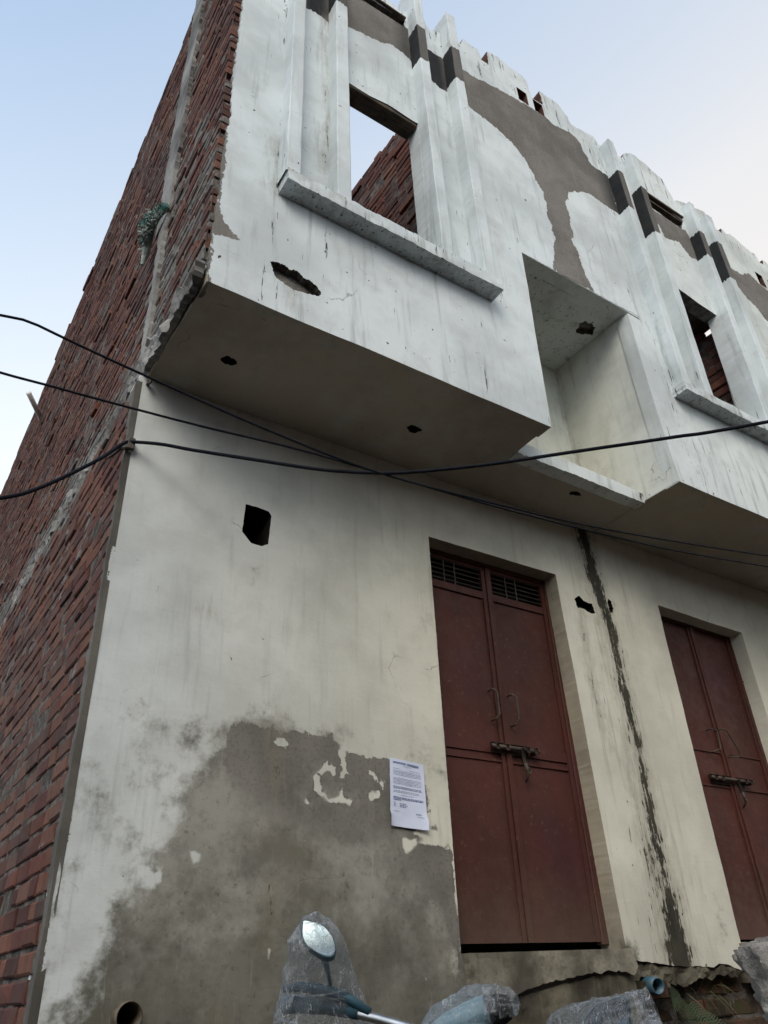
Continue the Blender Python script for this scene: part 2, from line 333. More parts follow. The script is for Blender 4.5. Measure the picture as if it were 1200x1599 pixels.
# ------------------------------------------------------------------ building blocks
def resample(poly, res, jit, seed, straight=()):
    out = []; n = len(poly); r = np.random.default_rng(seed)
    for i in range(n):
        a = np.array(poly[i][:2], float); b = np.array(poly[(i + 1) % n][:2], float); L = np.linalg.norm(b - a)
        k = max(1, int(round(L / res))); nrm = np.array([-(b - a)[1], (b - a)[0]]) / max(L, 1e-9)
        out.append(a)
        for j in range(1, k):
            w = 0 if i in straight else jit * r.normal() * .7
            out.append(a + (b - a) * j / k + nrm * w)
    return np.array(out)
def panel(name, outer, plane, holes=(), pockets=(), thick=.1, res=.03, jit=.002, straight=(), hjit=.003, fields=None,
          parent=None, mats=None, rim=1, warp=.004, wscale=.35, back=True, seed=1, bulge=None, rimf=None):
    """plate cut from a polygon: front, rims, back; plane = (axis, value, sign of the outward normal). pockets = (poly, depth) closed holes"""
    ax, val, sg = plane
    O = resample(outer, res, jit, seed, straight)
    H = [resample(h, res * .7, hjit, seed + 11 + i) for i, h in enumerate(holes)]
    K = [resample(h[0], res * .35, max(hjit, .0035) if len(h[0]) != 16 else 0, seed + 51 + i) for i, h in enumerate(pockets)]
    lo = O.min(0); hi = O.max(0)
    gx, gy = np.meshgrid(np.arange(lo[0] + res / 2, hi[0], res), np.arange(lo[1] + res / 2, hi[1], res))
    G = np.c_[gx.ravel(), gy.ravel()]; G = G + np.random.default_rng(seed).uniform(-.25, .25, G.shape) * res
    ok = inside(G, O) & (dseg(G, O) > res * .5)
    for h in H + K: ok &= ~inside(G, h) & (dseg(G, h) > res * .4)
    G = G[ok]
    V = [O] + H + K; edges = []; base = 0
    for L in V:
        k = len(L); edges += [(base + i, base + (i + 1) % k) for i in range(k)]; base += k
    P = np.vstack(V + [G])
    rv, re, rf, *_ = delaunay_2d_cdt([Vector(p) for p in P], edges, [], 0, 1e-6)
    rv = np.array([(v[0], v[1]) for v in rv]); T = np.array([f for f in rf if len(f) == 3])
    cen = rv[T].mean(1); keep = inside(cen, O)
    for h in H + K: keep &= ~inside(cen, h)
    T = T[keep]
    def to3(uv, d=0.0):
        p = np.zeros((len(uv), 3)); o = [a for a in (0, 1, 2) if a != ax]
        p[:, o[0]] = uv[:, 0]; p[:, o[1]] = uv[:, 1]; p[:, ax] = val + sg * d
        return p
    F = to3(rv); dd = warp * (vnoise(F, wscale, 3) + .45 * vnoise(F, wscale * .35, 4))
    if bulge is not None: dd = dd + bulge(rv)
    F[:, ax] += sg * dd
    n = len(rv); B = to3(rv, -thick)
    verts = list(F) + list(B); faces = [tuple(t) for t in T]; fm = [0] * len(T)
    cnt = {}
    for t in T:
        for a, b in ((t[0], t[1]), (t[1], t[2]), (t[2], t[0])):
            k = (min(a, b), max(a, b)); cnt[k] = None if k in cnt else (a, b)
    bnd = [e for e in cnt.values() if e is not None]
    pk = []
    mids = np.array([(rv[a] + rv[b]) / 2 for a, b in bnd]) if bnd else np.zeros((0, 2))
    which = np.full(len(bnd), -1)
    for i, h in enumerate(K):
        which[dseg(mids, h) < 1e-3] = i
    capmap = {}
    for (a, b), w in zip(bnd, which):
        if w < 0:
            faces.append((b, a, a + n, b + n)); fm.append(rim if rimf is None else rimf((rv[a] + rv[b]) / 2))
        else:
            for q in (a, b):
                if (w, q) not in capmap:
                    capmap[(w, q)] = len(verts); verts.append(to3(rv[q:q + 1], -pockets[w][1])[0])
            faces.append((b, a, capmap[(w, a)], capmap[(w, b)])); fm.append(pockets[w][3] if len(pockets[w]) > 3 else rim)
    for i, h in enumerate(K):
        loop = [q for (w, q) in capmap if w == i]
        c = rv[loop].mean(0); ang = np.arctan2(rv[loop][:, 1] - c[1], rv[loop][:, 0] - c[0])
        loop = [loop[j] for j in np.argsort(ang)]
        ci = len(verts); verts.append(to3(c[None], -pockets[i][1] * .8)[0])
        for j in range(len(loop)):
            faces.append((ci, capmap[(i, loop[j])], capmap[(i, loop[(j + 1) % len(loop)])])); fm.append(pockets[i][2] if len(pockets[i]) > 2 else rim)
    if back:
        faces += [(t[0] + n, t[2] + n, t[1] + n) for t in T]; fm += [rim] * len(T)
    at = {}
    for k in ('cem', 'stain', 'damp', 'grime', 'slate', 'tint', 'bv', 'mortar'):
        dflt = -9.0 if k in ('cem', 'stain') else 0.0
        v = np.full(len(verts), dflt)
        if fields and k in fields:
            fv = fields[k](rv); v[:n] = fv; v[n:2 * n] = fv
        at[k] = v
    if fields is None or 'bv' not in fields: at['bv'][:] = .25
    return link(name, verts, faces, mats or [M_plaster, M_brick], parent, fm, False, at)

def brickwork(name, plane, u0, u1, v0, v1, parent, mat=None, vtop=None, holes=(), seed=3, rough=1.0, course=.0835, blen=.232, depth=.1, mort=None, bedgap=.011, ragged0=False, ragged1=False):
    ax, val, sg = plane; r = np.random.default_rng(seed); verts = []; faces = []; bv = []; mo = []
    o = [a for a in (0, 1, 2) if a != ax]
    nrow = int((v1 - v0) / course) + 1
    def put(ua, ub, va, vb, out, tilt, tw):
        n = len(verts); c = .004 + .004 * r.random()
        out_pts = []
        ins = [(ua, va), (ub, va), (ub, vb), (ua, vb)]
        cu, cv = (ua + ub) / 2, (va + vb) / 2
        rot = r.normal() * .012 * rough
        def P(u, v, d):
            du, dv = u - cu, v - cv
            u2 = cu + du - dv * rot; v2 = cv + dv + du * rot
            p = [0, 0, 0]; p[o[0]] = u2; p[o[1]] = v2; p[ax] = val + sg * (d + du * tilt + dv * tw); return p
        for (u, v) in ins:
            out_pts.append(P(u, v, out - c))
        for (u, v) in ins:
            su = 1 if u < cu else -1; s2 = 1 if v < cv else -1
            out_pts.append(P(u + su * c * (1 + .6 * r.random()), v + s2 * c * (1 + .6 * r.random()), out + r.normal() * .0012))
        for (u, v) in ins: out_pts.append(P(u, v, -depth))
        verts.extend(out_pts)
        f = [(4, 5, 6, 7)] + [(i, (i + 1) % 4, 4 + (i + 1) % 4, 4 + i) for i in range(4)] + [(8 + i, 8 + (i + 1) % 4, (i + 1) % 4, i) for i in range(4)] + [(11, 10, 9, 8)]
        faces.extend([tuple(n + k for k in q) for q in f]); b = r.random(); bv.extend([b] * 12)
        mm = mort(cu, cv) if mort else 0.0
        mo.extend([mm + r.normal() * .035] * 12)
    wob = 0.0
    for i in range(nrow):
        va = v0 + i * course; u = u0 - blen * (.5 if i % 2 else 0) + r.normal() * .012; wob = .6 * wob + r.normal() * .003
        if va + .02 > v1: break
        while u < u1:
            L = blen * (1 + r.normal() * .02) if r.random() > .18 else blen * .52
            ua, ub = max(u, u0 + (r.random() * .05 if ragged0 else 0)), min(u + L - .010, u1 - (r.random() * .05 if ragged1 else 0)); u += L
            if ub - ua < .03: continue
            cu = (ua + ub) / 2; top = va + course - bedgap - abs(r.normal()) * .003
            if vtop is not None and top > vtop(cu): continue
            if any(h[0] < cu < h[1] and h[2] < va + course / 2 < h[3] for h in holes): continue
            put(ua, ub, va + wob, top + wob, r.normal() * .0045 * rough + (abs(r.normal()) * .012 * rough if r.random() < .12 else 0) - (.03 if r.random() < .02 else 0), r.normal() * .02 * rough, r.normal() * .05 * rough)
    # mortar bed set back behind the brick faces, left open where the holes are
    nb = len(verts); NU = int((u1 - u0) / .05) + 1; NV = int((v1 - v0) / .05) + 1
    g = np.array([(u0 + (u1 - u0) * i / NU, v0 + (v1 - v0) * j / NV) for j in range(NV + 1) for i in range(NU + 1)])
    p3 = np.zeros((len(g), 3)); p3[:, o[0]] = g[:, 0]; p3[:, o[1]] = g[:, 1]; p3[:, ax] = val
    p3[:, ax] += sg * (-.0065 + .005 * vnoise(p3, .06, 5) + .004 * vnoise(p3, .5, 6))
    verts.extend([list(x) for x in p3]); bf = []
    for j in range(NV):
        for i in range(NU):
            a = j * (NU + 1) + i; cu, cv = g[a] + .025
            if vtop is not None and cv > vtop(cu) - .09: continue
            if any(h[0] < cu < h[1] and h[2] < cv < h[3] for h in holes): continue
            bf.append((nb + a, nb + a + 1, nb + a + NU + 2, nb + a + NU + 1))
    fm = [0] * len(faces) + [1] * len(bf)
    bv.extend([.2] * len(p3)); mo.extend([0] * len(p3))
    return link(name, verts, faces + bf, [mat or M_brick, M_mortar], parent, fm, False, {'bv': bv, 'mortar': mo})
rect = lambda a, b, c, d: [(a, c), (b, c), (b, d), (a, d)]
SOF = 4.07; YU = -.755; YF = -.86; YN = -.475; XS = 3.2

# ================================================================== ground and far terrain
gm = MB(); gs = []
for i in range(41):
    for j in range(41):
        gs.append((i, j))
xs = np.concatenate([[-600, -200, -60, -25], np.linspace(-12, 14, 53), [30, 70, 200, 600]]); ys = np.concatenate([[-600, -200, -60, -25], np.linspace(-12, 14, 53), [30, 70, 200, 600]])
gx, gy = np.meshgrid(xs, ys); gp = np.c_[gx.ravel(), gy.ravel(), np.zeros(gx.size)]
gp[:, 2] = .2 + .03 * vnoise(gp, 1.1, 8) + .012 * vnoise(gp, .4, 9); nx = len(xs)
gf = [(j * nx + i, j * nx + i + 1, (j + 1) * nx + i + 1, (j + 1) * nx + i) for j in range(len(ys) - 1) for i in range(nx - 1)]
g = link("ground", gp, gf, M_ground, None, None, True); g['kind'] = 'structure'

# ================================================================== corner house
H1 = empty("corner_house", (1.6, 0, .2), "unfinished two storey corner house with whitewashed front and bare red brick side wall", "house")
WL = -.022      # left edge of the ground floor front
# ---- fields of the ground floor wall
seam = [(3.1, 4.08), (3.11, 3.9), (3.11, 3.7), (3.15, 3.52), (3.18, 3.41), (3.19, 3.21), (3.19, 3.0), (3.2, 2.84), (3.2, 2.64), (3.2, 2.48), (3.19, 2.26), (3.19, 2.09), (3.2, 1.86), (3.19, 1.64), (3.19, 1.42)]
seamw = [.075, .08, .085, .08, .065, .058, .06, .05, .05, .05, .05, .065, .06, .085, .10]
stains = [(seam, seamw), ([(3.04, 4.05), (3.06, 3.79), (3.08, 3.6)], [.012, .01, .004]), ([(2.92, 3.42), (2.9, 3.2), (2.91, 2.95), (2.93, 2.72), (2.96, 2.53)], [.008, .0, .002, .0, -.006]),
          ([(3.08, 3.37), (3.08, 3.06), (3.12, 2.78), (3.09, 2.51), (3.08, 2.12), (3.08, 1.64)], [.002, .006, -.004, .002, .012, .016]),
          ([(3.13, 3.4), (3.15, 3.1), (3.17, 2.8)], [.01, .006, 0]), ([(3.13, 2.0), (3.12, 1.45)], [.02, .045]), ([(3.27, 1.9), (3.29, 1.45)], [0, .02]),
          ([(.81, 2.46), (.80, 2.1)], [-.001, -.004]), ([(.80, 1.78), (.80, 1.55)], [0, -.006]), ([(.795, 1.70), (.80, 1.655)], [.022, .012]), ([(.45, 2.9), (.452, 2.88)], [.0, .0]),
          ([(.60, 1.38), (.61, 1.33)], [.0, .01]), ([(1.68, 3.1), (1.685, 3.08)], [-.004, -.004])]
damp_poly = [(.60, 2.42), (.79, 2.42), (.92, 2.38), (1.12, 2.37), (1.25, 2.30), (1.38, 2.26), (1.58, 2.2), (1.74, 2.0), (1.74, 1.5), (2.8, 1.5), (2.8, .05), (-.1, .05), (.0, 1.3), (.14, 1.5), (.20, 1.69), (.28, 1.84), (.36, 2.0), (.5, 2.2)]
cem_poly = [(.56, 2.22), (.58, 2.38), (.66, 2.40), (.72, 2.385), (.78, 2.40), (.84, 2.37), (.90, 2.40), (1.0, 2.38), (1.08, 2.40), (1.13, 2.33), (1.26, 2.31), (1.36, 2.32), (1.45, 2.30), (1.57, 2.26), (1.60, 2.18), (1.62, 2.08), (1.56, 2.05), (1.53, 1.98), (1.50, 2.02), (1.44, 2.01), (1.3, 1.98), (1.1, 1.98), (.95, 2.02), (.8, 2.02), (.66, 2.1)]
cem_poly2 = [(1.55, 1.93), (1.66, 1.95), (1.745, 1.92), (1.745, 1.2), (1.70, 1.5), (1.62, 1.72), (1.5, 1.84), (1.42, 1.93), (1.46, 1.88), (1.5, 1.9)]
flakes = [([(1.045, 2.24), (1.0, 2.20), (1.005, 2.15), (1.05, 2.115), (1.10, 2.10), (1.13, 2.12), (1.125, 2.16)], [.002, .010, .015, .006, .009, .014, .004]), ([(1.05, 2.255), (1.09, 2.235), (1.095, 2.20)], [.010, .010, .002]),
          ([(1.135, 2.31), (1.145, 2.27), (1.155, 2.23)], [.016, .012, .002]), ([(1.165, 2.105), (1.165, 2.09)], [.014, .006]), ([(1.29, 2.24), (1.32, 2.21), (1.335, 2.175), (1.36, 2.21)], [.010, .014, .008, .006]),
          ([(1.28, 2.14), (1.32, 2.145)], [.013, .008]), ([(1.06, 2.275), (1.06, 2.272)], [.01, .01]), ([(1.46, 1.965), (1.475, 1.93), (1.50, 1.955)], [.008, .016, .012]), ([(1.13, 2.22), (1.14, 2.19)], [.002, .004]), ([(1.21, 2.12), (1.21, 2.14)], [.004, .001]),
          ([(1.53, 2.01), (1.56, 2.0), (1.6, 2.06), (1.66, 2.12), (1.70, 2.05), (1.68, 1.98), (1.6, 1.98), (1.56, 1.95)], [.012, .025, .02, .03, .04, .03, .03, .01]),
          ([(.84, 2.33), (.80, 2.33)], [.022, .012]), ([(.47, 1.86), (.475, 1.84)], [.016, .01]), ([(.28, 1.80), (.31, 1.765), (.34, 1.79)], [.004, .010, .004]), ([(1.715, 2.3), (1.735, 1.85), (1.745, 1.5)], [.0, .006, .004])]
_fr = np.random.default_rng(77)
for _k in range(34):
    _a = np.array([_fr.uniform(.88, 1.7), _fr.uniform(1.93, 2.33)]); _b = _a + _fr.normal(size=2) * .018; flakes.append(([tuple(_a), tuple(_b)], [_fr.uniform(-.006, .006), _fr.uniform(-.008, .003)]))
for _k in range(16):
    _a = np.array([_fr.uniform(.15, 1.7), _fr.uniform(1.3, 1.95)]); flakes.append(([tuple(_a), tuple(_a + _fr.normal(size=2) * .012)], [_fr.uniform(-.008, .002), -.006]))
def g_cem(P):
    c = sdf(P, [cem_poly, cem_poly2]); c = np.maximum(c, -np.abs(P[:, 0] - WL) - .002 + .026 * vnoise(np.c_[P, P[:, 0] * 0], .14, 21) + .010 * vnoise(np.c_[P, P[:, 0] * 0], .04, 22))
    c = np.maximum(c, sdf(P, [rect(1.745, 2.79, .9, 1.503)]) )
    f = lsdf(P, flakes) + .004 + .013 * vnoise(np.c_[P, P[:, 0] * 0], .035, 61) + .008 * vnoise(np.c_[P, P[:, 0] * 0], .016, 62)
    return np.minimum(c, -f * 1.5)
def g_damp(P):
    d = sdf(P, [damp_poly]); f = lsdf(P, flakes)
    v = np.clip(.5 + d / .42, 0, 1)
    v = np.maximum(v, .75 * np.clip(1 - np.abs(P[:, 0] - .66) / .10, 0, 1) * np.clip((3.25 - P[:, 1]) / .1, 0, 1) * np.clip((P[:, 1] - 2.75) / .3, 0, 1) * .55)
    v = np.maximum(v, .5 * np.clip(1 - np.hypot(P[:, 0] - 3.62, (P[:, 1] - 1.7) * .35) / .16, 0, 1))
    v = np.maximum(v, .34 * np.clip(1 - (P[:, 1] - 2.3) / .5, 0, 1) * (P[:, 0] < 1.8))
    return v * (1 - np.clip((f + .012) / .015, 0, 1) * .93)
def g_grime(P):
    return np.clip(.12 + .75 * np.clip(1 - np.abs(P[:, 0] - 3.12) / .3, 0, 1) + .35 * np.clip((2.1 - P[:, 1]) / .6, 0, 1), 0, 1)
def g_tint(P):  # warm light put into the wash colour, stronger to the right and top
    return np.clip((P[:, 0] - .1) / 1.6, 0, 1) * .95 + .15 * np.clip((P[:, 1] - 3.3) / .7, 0, 1)
gfld = {'cem': g_cem, 'damp': g_damp, 'stain': lambda P: lsdf(P, stains), 'grime': g_grime, 'tint': g_tint}
# ground floor front: opening of the door, broken holes
hole1 = [(2.89, 3.49), (2.94, 3.52), (2.97, 3.49), (3.05, 3.48), (3.06, 3.42), (3.01, 3.41), (2.96, 3.43), (2.9, 3.43)]
vent = [(.588, 3.497), (.64, 3.498), (.715, 3.49), (.731, 3.468), (.72, 3.3), (.683, 3.279), (.628, 3.282), (.577, 3.334), (.583, 3.408)]
gout = [(WL, .1), (2.78, .1), (2.78, 1.48), (2.80, 1.475), (2.87, 1.46), (2.98, 1.452), (3.11, 1.435), (XS, 1.43), (XS, SOF + .02), (WL, SOF + .02)]
panel("front_wall", gout, ('y' == 'y' and 1, 0.0, -1), holes=[[(1.73, 1.51), (2.785, 1.515), (2.752, 3.63), (1.735, 3.63)], vent], hjit=.0007, pockets=[(hole1, .06, 3, 3), ([(.27 + .043 * math.cos(a), 1.352 + .043 * math.sin(a)) for a in np.linspace(0, 6.283, 16, endpoint=False)], .13, 3)], thick=.17, res=.022, jit=.0015,
      straight=(7,), fields=gfld, parent=H1, mats=[M_plaster_low, M_plaster_low, M_ret, M_black, M_reveal], warp=.004, rimf=lambda q: 2 if q[0] < .1 else (3 if q[0] < .8 and q[1] > 3.2 else 4))
# door: frame, leaves, vents
def make_door(parent, x0, x1, z0, z1, split_b, split_t, vents, mid, seedn):
    yl = .125
    fr = MB(); t = .028
    fr.box((x0 - .02, yl - .02, z0 + .03), (x0 + t + .005, yl + .03, z1), .004); fr.box((x1 - t, yl - .02, z0 + .03), (x1 + .02, yl + .03, z1), .004); fr.box((x0 + t + .007, yl - .019, z1 - .03), (x1 - t - .002, yl + .03, z1 + .01), .004)
    fr.link("door_frame", M_door, parent)
    bottom = z0 + .045
    zt = z1 - .034
    for side in (0, 1):
        d = MB()
        a = x0 + t + .008 if side == 0 else None
        def sx(z): return split_b + (split_t - split_b) * (z - z0) / (z1 - z0)
        def X(s, z):  # s in 0..1 across the leaf
            l = (x0 + t + .009) if side == 0 else sx(z) + .004
            r_ = (sx(z) - .004) if side == 0 else (x1 - t - .004)
            return l + (r_ - l) * s
        def quadbox(s0, s1, za, zb, ya, yb):
            vs = [(X(s, z), y, z) for s in (s0, s1) for y in (ya, yb) for z in (za, zb)]
            d.add(vs, [(0, 1, 3, 2), (4, 6, 7, 5), (0, 4, 5, 1), (2, 3, 7, 6), (0, 2, 6, 4), (1, 5, 7, 3)])
        zv = 3.40 if vents else zt
        # pressed sheet with slight oil-canning
        sh = []; nu, nv = 10, 34
        for j in range(nv + 1):
            for i in range(nu + 1):
                z = bottom + (zv - bottom) * j / nv; s = i / nu
                w = .0035 * float(vnoise(np.array([[X(s, z), seedn, z]]), .33, 12)[0])
                sh.append((X(s, z), yl + w, z))
        d.add(sh, [(j * (nu + 1) + i, j * (nu + 1) + i + 1, (j + 1) * (nu + 1) + i + 1, (j + 1) * (nu + 1) + i) for j in range(nv) for i in range(nu)])
        # angle-iron stiles and rails
        quadbox(0, .045, bottom, zt, yl - .012, yl + .012)
        quadbox(.94, 1.0, bottom, zt, yl - .012, yl + .012)
        quadbox(.047, .938, bottom, bottom + .03, yl - .009, yl + .010)
        for zm, hh in mid: quadbox(.047, .938, zm, zm + hh, yl - .008, yl + .010)
        if vents:
            quadbox(.047, .938, 3.385, 3.43, yl - .010, yl + .010); quadbox(.047, .938, zt - .02, zt, yl - .010, yl + .010)
        leaf = d.link("door_leaf", M_door, parent)
        if vents:
            b = MB()
            for k in range(5):
                z = 3.455 + k * .031
                b.tube([(X(.05, z), yl, z), (X(.935, z), yl, z)], .004, 6)
            for s in (.33, .50): b.tube([(X(s, 3.43), yl - .007, 3.43), (X(s, zt - .02), yl - .007, zt - .02)], .004, 6)
            b.link("vent_grille", M_iron, leaf)
    # cover strip over the meeting stiles
    st = MB(); vs = [(split_b + (split_t - split_b) * k + dx, y, z0 + .045 + (zt - z0 - .045) * k) for k in (0, 1) for y in (yl - .02, yl - .013) for dx in (-.002, .036)]
    st.add(vs, [(0, 1, 3, 2), (4, 6, 7, 5), (0, 4, 5, 1), (2, 3, 7, 6), (0, 2, 6, 4), (1, 5, 7, 3)]); st.link("cover_strip", M_door, parent)
    bk = MB(); bk.box((x0 - .02, yl + .10, z0 - .02), (x1 + .02, yl + .11, z1 + .02)); bk.link("dark_room_backing", M_black, parent)  # black sheet painted in for the unlit room behind the door
def handle(parent, pts, r=.0055):
    b = MB(); b.tube(pts, r, 8); b.link("pull_handle", M_iron, parent, True)
def bolt(parent, xa, xb, z, y=.085):
    b = MB(); b.tube([(xa, y, z), (xb, y, z)], .012, 10)
    for x in (xa + .03, xa + .1, xb - .09, xb - .03): b.box((x - .012, y - .016, z - .018), (x + .012, .117, z + .018), .003)
    b.box((xa + .015, .108, z - .028), (xb - .06, .1165, z + .03), .002)
    xm = (xa + xb) / 2 + .03
    b.box((xm - .010, y - .024, z - .085), (xm + .014, y - .014, z + .002), .002)
    b.tube([(xm + .004, y - .02, z - .08), (xm + .012, y - .024, z - .115), (xm + .022, y - .01, z - .15), (xm + .024, .10, z - .17)], [.011, .009, .007, .005], 8)
    pts = [(xm + .03 + .017 * math.cos(a), y - .012, z - .115 + .017 * math.sin(a)) for a in np.linspace(0, 2 * math.pi, 13)]
    b.tube(pts, .0055, 6, caps=False)
    b.link("sliding_bolt", M_iron, parent, True)
D1 = bpy.data.objects.new("door", None); col.objects.link(D1); D1.location = (2.24 - 1.6, .12, 1.3); D1.parent = H1
make_door(D1, 1.73, 2.768, 1.51, 3.635, 2.232, 2.243, True, [(2.41, .012), (2.455, .055)], 1.0)
handle(D1, [(2.165, .117, 2.80), (2.163, .075, 2.80), (2.185, .068, 2.785), (2.188, .068, 2.66), (2.17, .075, 2.635), (2.165, .117, 2.63)])
handle(D1, [(2.305, .117, 2.79), (2.303, .075, 2.79), (2.325, .068, 2.775), (2.328, .068, 2.65), (2.31, .075, 2.62), (2.305, .117, 2.615)])
bolt(D1, 2.12, 2.46, 2.483)
# threshold ledge and broken footing under the door
led = [(1.735, 1.512), (2.79, 1.517), (2.80, 1.44), (2.76, 1.40), (2.66, 1.425), (2.56, 1.42), (2.42, 1.41), (2.26, 1.395), (2.12, 1.375), (2.02, 1.355), (1.93, 1.31), (1.86, 1.25), (1.76, 1.2)]
cemf = {'cem': lambda P: P[:, 0] * 0 + 1.0, 'damp': lambda P: P[:, 0] * 0, 'grime': lambda P: P[:, 0] * 0 + .6, 'slate': lambda P: P[:, 0] * 0}
M_sill = plaster("worn_cement_render", cem=(.31, .29, .23), cem2=(.085, .08, .062))
M_foot = plaster("mouldy_cement_footing", cem=(.20, .185, .135), cem2=(.05, .046, .034))
panel("door_sill", led, (1, -.035, -1), thick=.15, res=.02, jit=.006, straight=(0,), fields=cemf, parent=H1, mats=[M_sill, M_sill], warp=.012, wscale=.12, seed=5)
panel("footing", [(1.70, .12), (2.80, .12), (2.80, 1.44), (1.70, 1.30)], (1, -.008, -1), thick=.05, res=.03, jit=.004, fields=cemf, parent=H1, mats=[M_foot, M_foot], warp=.014, wscale=.14, seed=6)
# soffit of the overhang
def soffit(name, poly, parent, pockets, straight=(), seed=8):
    f = {'grime': lambda P: P[:, 0] * 0 + .1, 'stain': lambda P: lsdf(P, [([(XS, 0), (XS, -.5)], -.004)])}
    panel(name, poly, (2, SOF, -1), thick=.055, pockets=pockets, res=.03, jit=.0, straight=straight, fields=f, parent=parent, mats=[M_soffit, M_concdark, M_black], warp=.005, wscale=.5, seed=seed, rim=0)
def blob(cx_, cy_, a, b, n=11, seed=0, jag=.22):
    r = np.random.default_rng(seed)
    return [(cx_ + a * math.cos(t) * (1 + jag * r.normal()), cy_ + b * math.sin(t) * (1 + jag * r.normal())) for t in np.linspace(0, 2 * math.pi, n, endpoint=False)]
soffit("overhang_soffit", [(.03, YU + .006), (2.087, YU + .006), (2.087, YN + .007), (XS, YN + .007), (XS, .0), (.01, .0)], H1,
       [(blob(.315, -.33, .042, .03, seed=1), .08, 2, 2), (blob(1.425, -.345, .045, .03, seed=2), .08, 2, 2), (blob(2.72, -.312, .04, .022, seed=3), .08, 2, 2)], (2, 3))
# ---- upper front wall
patchA = [(1.80, 7.53), (1.93, 7.55), (2.16, 7.6), (2.47, 7.66), (2.77, 7.71), (2.88, 7.65), (3.08, 7.72), (3.2, 7.64), (3.25, 7.42), (3.33, 7.38), (3.47, 7.40), (3.47, 6.88), (3.28, 6.88), (3.15, 6.91), (3.0, 6.86), (2.84, 6.74), (2.76, 6.56), (2.76, 6.35), (2.73, 6.01), (2.76, 5.88), (2.78, 5.7), (2.85, 5.5), (2.42, 5.5), (2.44, 5.62), (2.5, 5.84), (2.53, 6.1), (2.52, 6.49), (2.46, 6.6), (2.4, 6.79), (2.28, 6.92), (2.17, 6.96), (2.03, 7.01), (1.9, 7.05), (1.80, 7.07)]
patchB = [(.30, 6.95), (.49, 6.95), (.58, 6.97), (.62, 6.95), (.67, 6.98), (.75, 7.06), (.82, 7.07), (.94, 7.11), (1.05, 7.14), (1.16, 7.21), (1.25, 7.20), (1.37, 7.12), (1.4, 7.06), (1.52, 7.07), (1.62, 7.05), (1.7, 7.08), (1.7, 7.51), (1.4, 7.50), (1.33, 7.62), (.9, 7.66), (.3, 7.66)]
tri = [(-.02, 4.66), (.035, 4.62), (.05, 4.54), (.09, 4.48), (.165, 4.425), (.08, 4.40), (-.02, 4.37)]
patchC = [(3.79, 7.34), (4.05, 7.34), (4.5, 7.34), (4.56, 7.25), (4.56, 6.93), (4.42, 6.93), (4.3, 7.05), (4.16, 7.0), (4.09, 6.99), (4.03, 7.15), (3.95, 7.28)]
patchD = [(4.84, 7.24), (5.05, 7.20), (5.15, 7.2), (5.32, 7.22), (5.47, 7.32), (5.59, 7.28), (5.74, 7.23), (6.6, 7.3), (6.6, 6.2), (6.0, 6.25), (5.6, 6.5), (5.41, 6.68), (5.34, 6.8), (5.21, 6.84), (5.15, 6.92), (5.06, 7.0), (4.84, 7.02)]
def fray(poly, seed, amp=.02, step=.065):
    r = np.random.default_rng(seed); out = []
    for a, b in zip(poly, poly[1:] + poly[:1]):
        out.append(a); n_ = int(math.hypot(b[0] - a[0], b[1] - a[1]) / step)
        for k in range(1, n_): out.append((a[0] + (b[0] - a[0]) * k / n_ + amp * r.normal() * .6, a[1] + (b[1] - a[1]) * k / n_ + amp * r.normal() * .6))
    return out
patchA = fray(patchA, 1); patchB = fray(patchB, 2); patchC = fray(patchC, 3); patchD = fray(patchD, 4)
def u_cem(P):
    c = sdf(P, [patchA, patchB, tri, patchC, patchD]) + .006
    q = np.c_[P, P[:, 0] * 0]
    return np.maximum(c, .035 - P[:, 0] + .015 * vnoise(q, .25, 31) + .006)
def u_slate(P):
    s_ = np.clip(1 - np.abs(P[:, 0] - 1.555) / .16, 0, 1) * 1.6
    s_ += np.clip(1 - np.abs(P[:, 0] - .555) / .13, 0, 1) * 1.5 * (P[:, 1] > 6.8)
    s_ += .55 * np.clip(1 - np.abs(P[:, 0] - 1.3) / .12, 0, 1) * (P[:, 1] > 6.8)
    s_ += .75 * np.clip((P[:, 0] - 3.28) / .15, 0, 1) * (P[:, 0] < 3.6) * (P[:, 1] > 6.8)
    return np.clip(s_, 0, 1)
def u_grime(P):
    x, z = P[:, 0], P[:, 1]
    g_ = .34 + .45 * np.clip((z - 7.4) / .4, 0, 1) + .5 * np.clip(1 - np.abs(x - .33) / .09, 0, 1) + .5 * np.clip(1 - np.abs(x - .64) / .05, 0, 1)
    g_ += .5 * np.clip(1 - np.abs(x - 3.5) / .3, 0, 1) + .4 * np.clip(1 - np.abs(x - 1.62) / .08, 0, 1)
    g_ += .5 * np.clip(1 - np.abs(z - 5.05) / .14, 0, 1) * ((x > .3) & (x < 1.95) | (x > 3.4))
    return np.clip(g_, 0, 1)
u_st = [([(.62, 5.55), (.625, 5.30)], [.012, .004]), ([(.36, 4.98), (.345, 4.94)], [.03, .02]), ([(.322, 5.3), (.33, 5.0)], [.0, .004]), ([(.645, 7.0), (.64, 5.6)], [-.002, -.002]),
        ([(1.78, 5.20), (1.80, 5.08)], [-.004, .0]), ([(.44, 4.25), (.445, 4.14)], [-.006, -.004])]
ufld = {'cem': u_cem, 'slate': u_slate, 'grime': u_grime, 'stain': lambda P: lsdf(P, u_st), 'tint': lambda P: np.clip((P[:, 0] - 2.5) / 3, 0, 1) * .35}  # tint: warm light on the right part, put into the wash colour
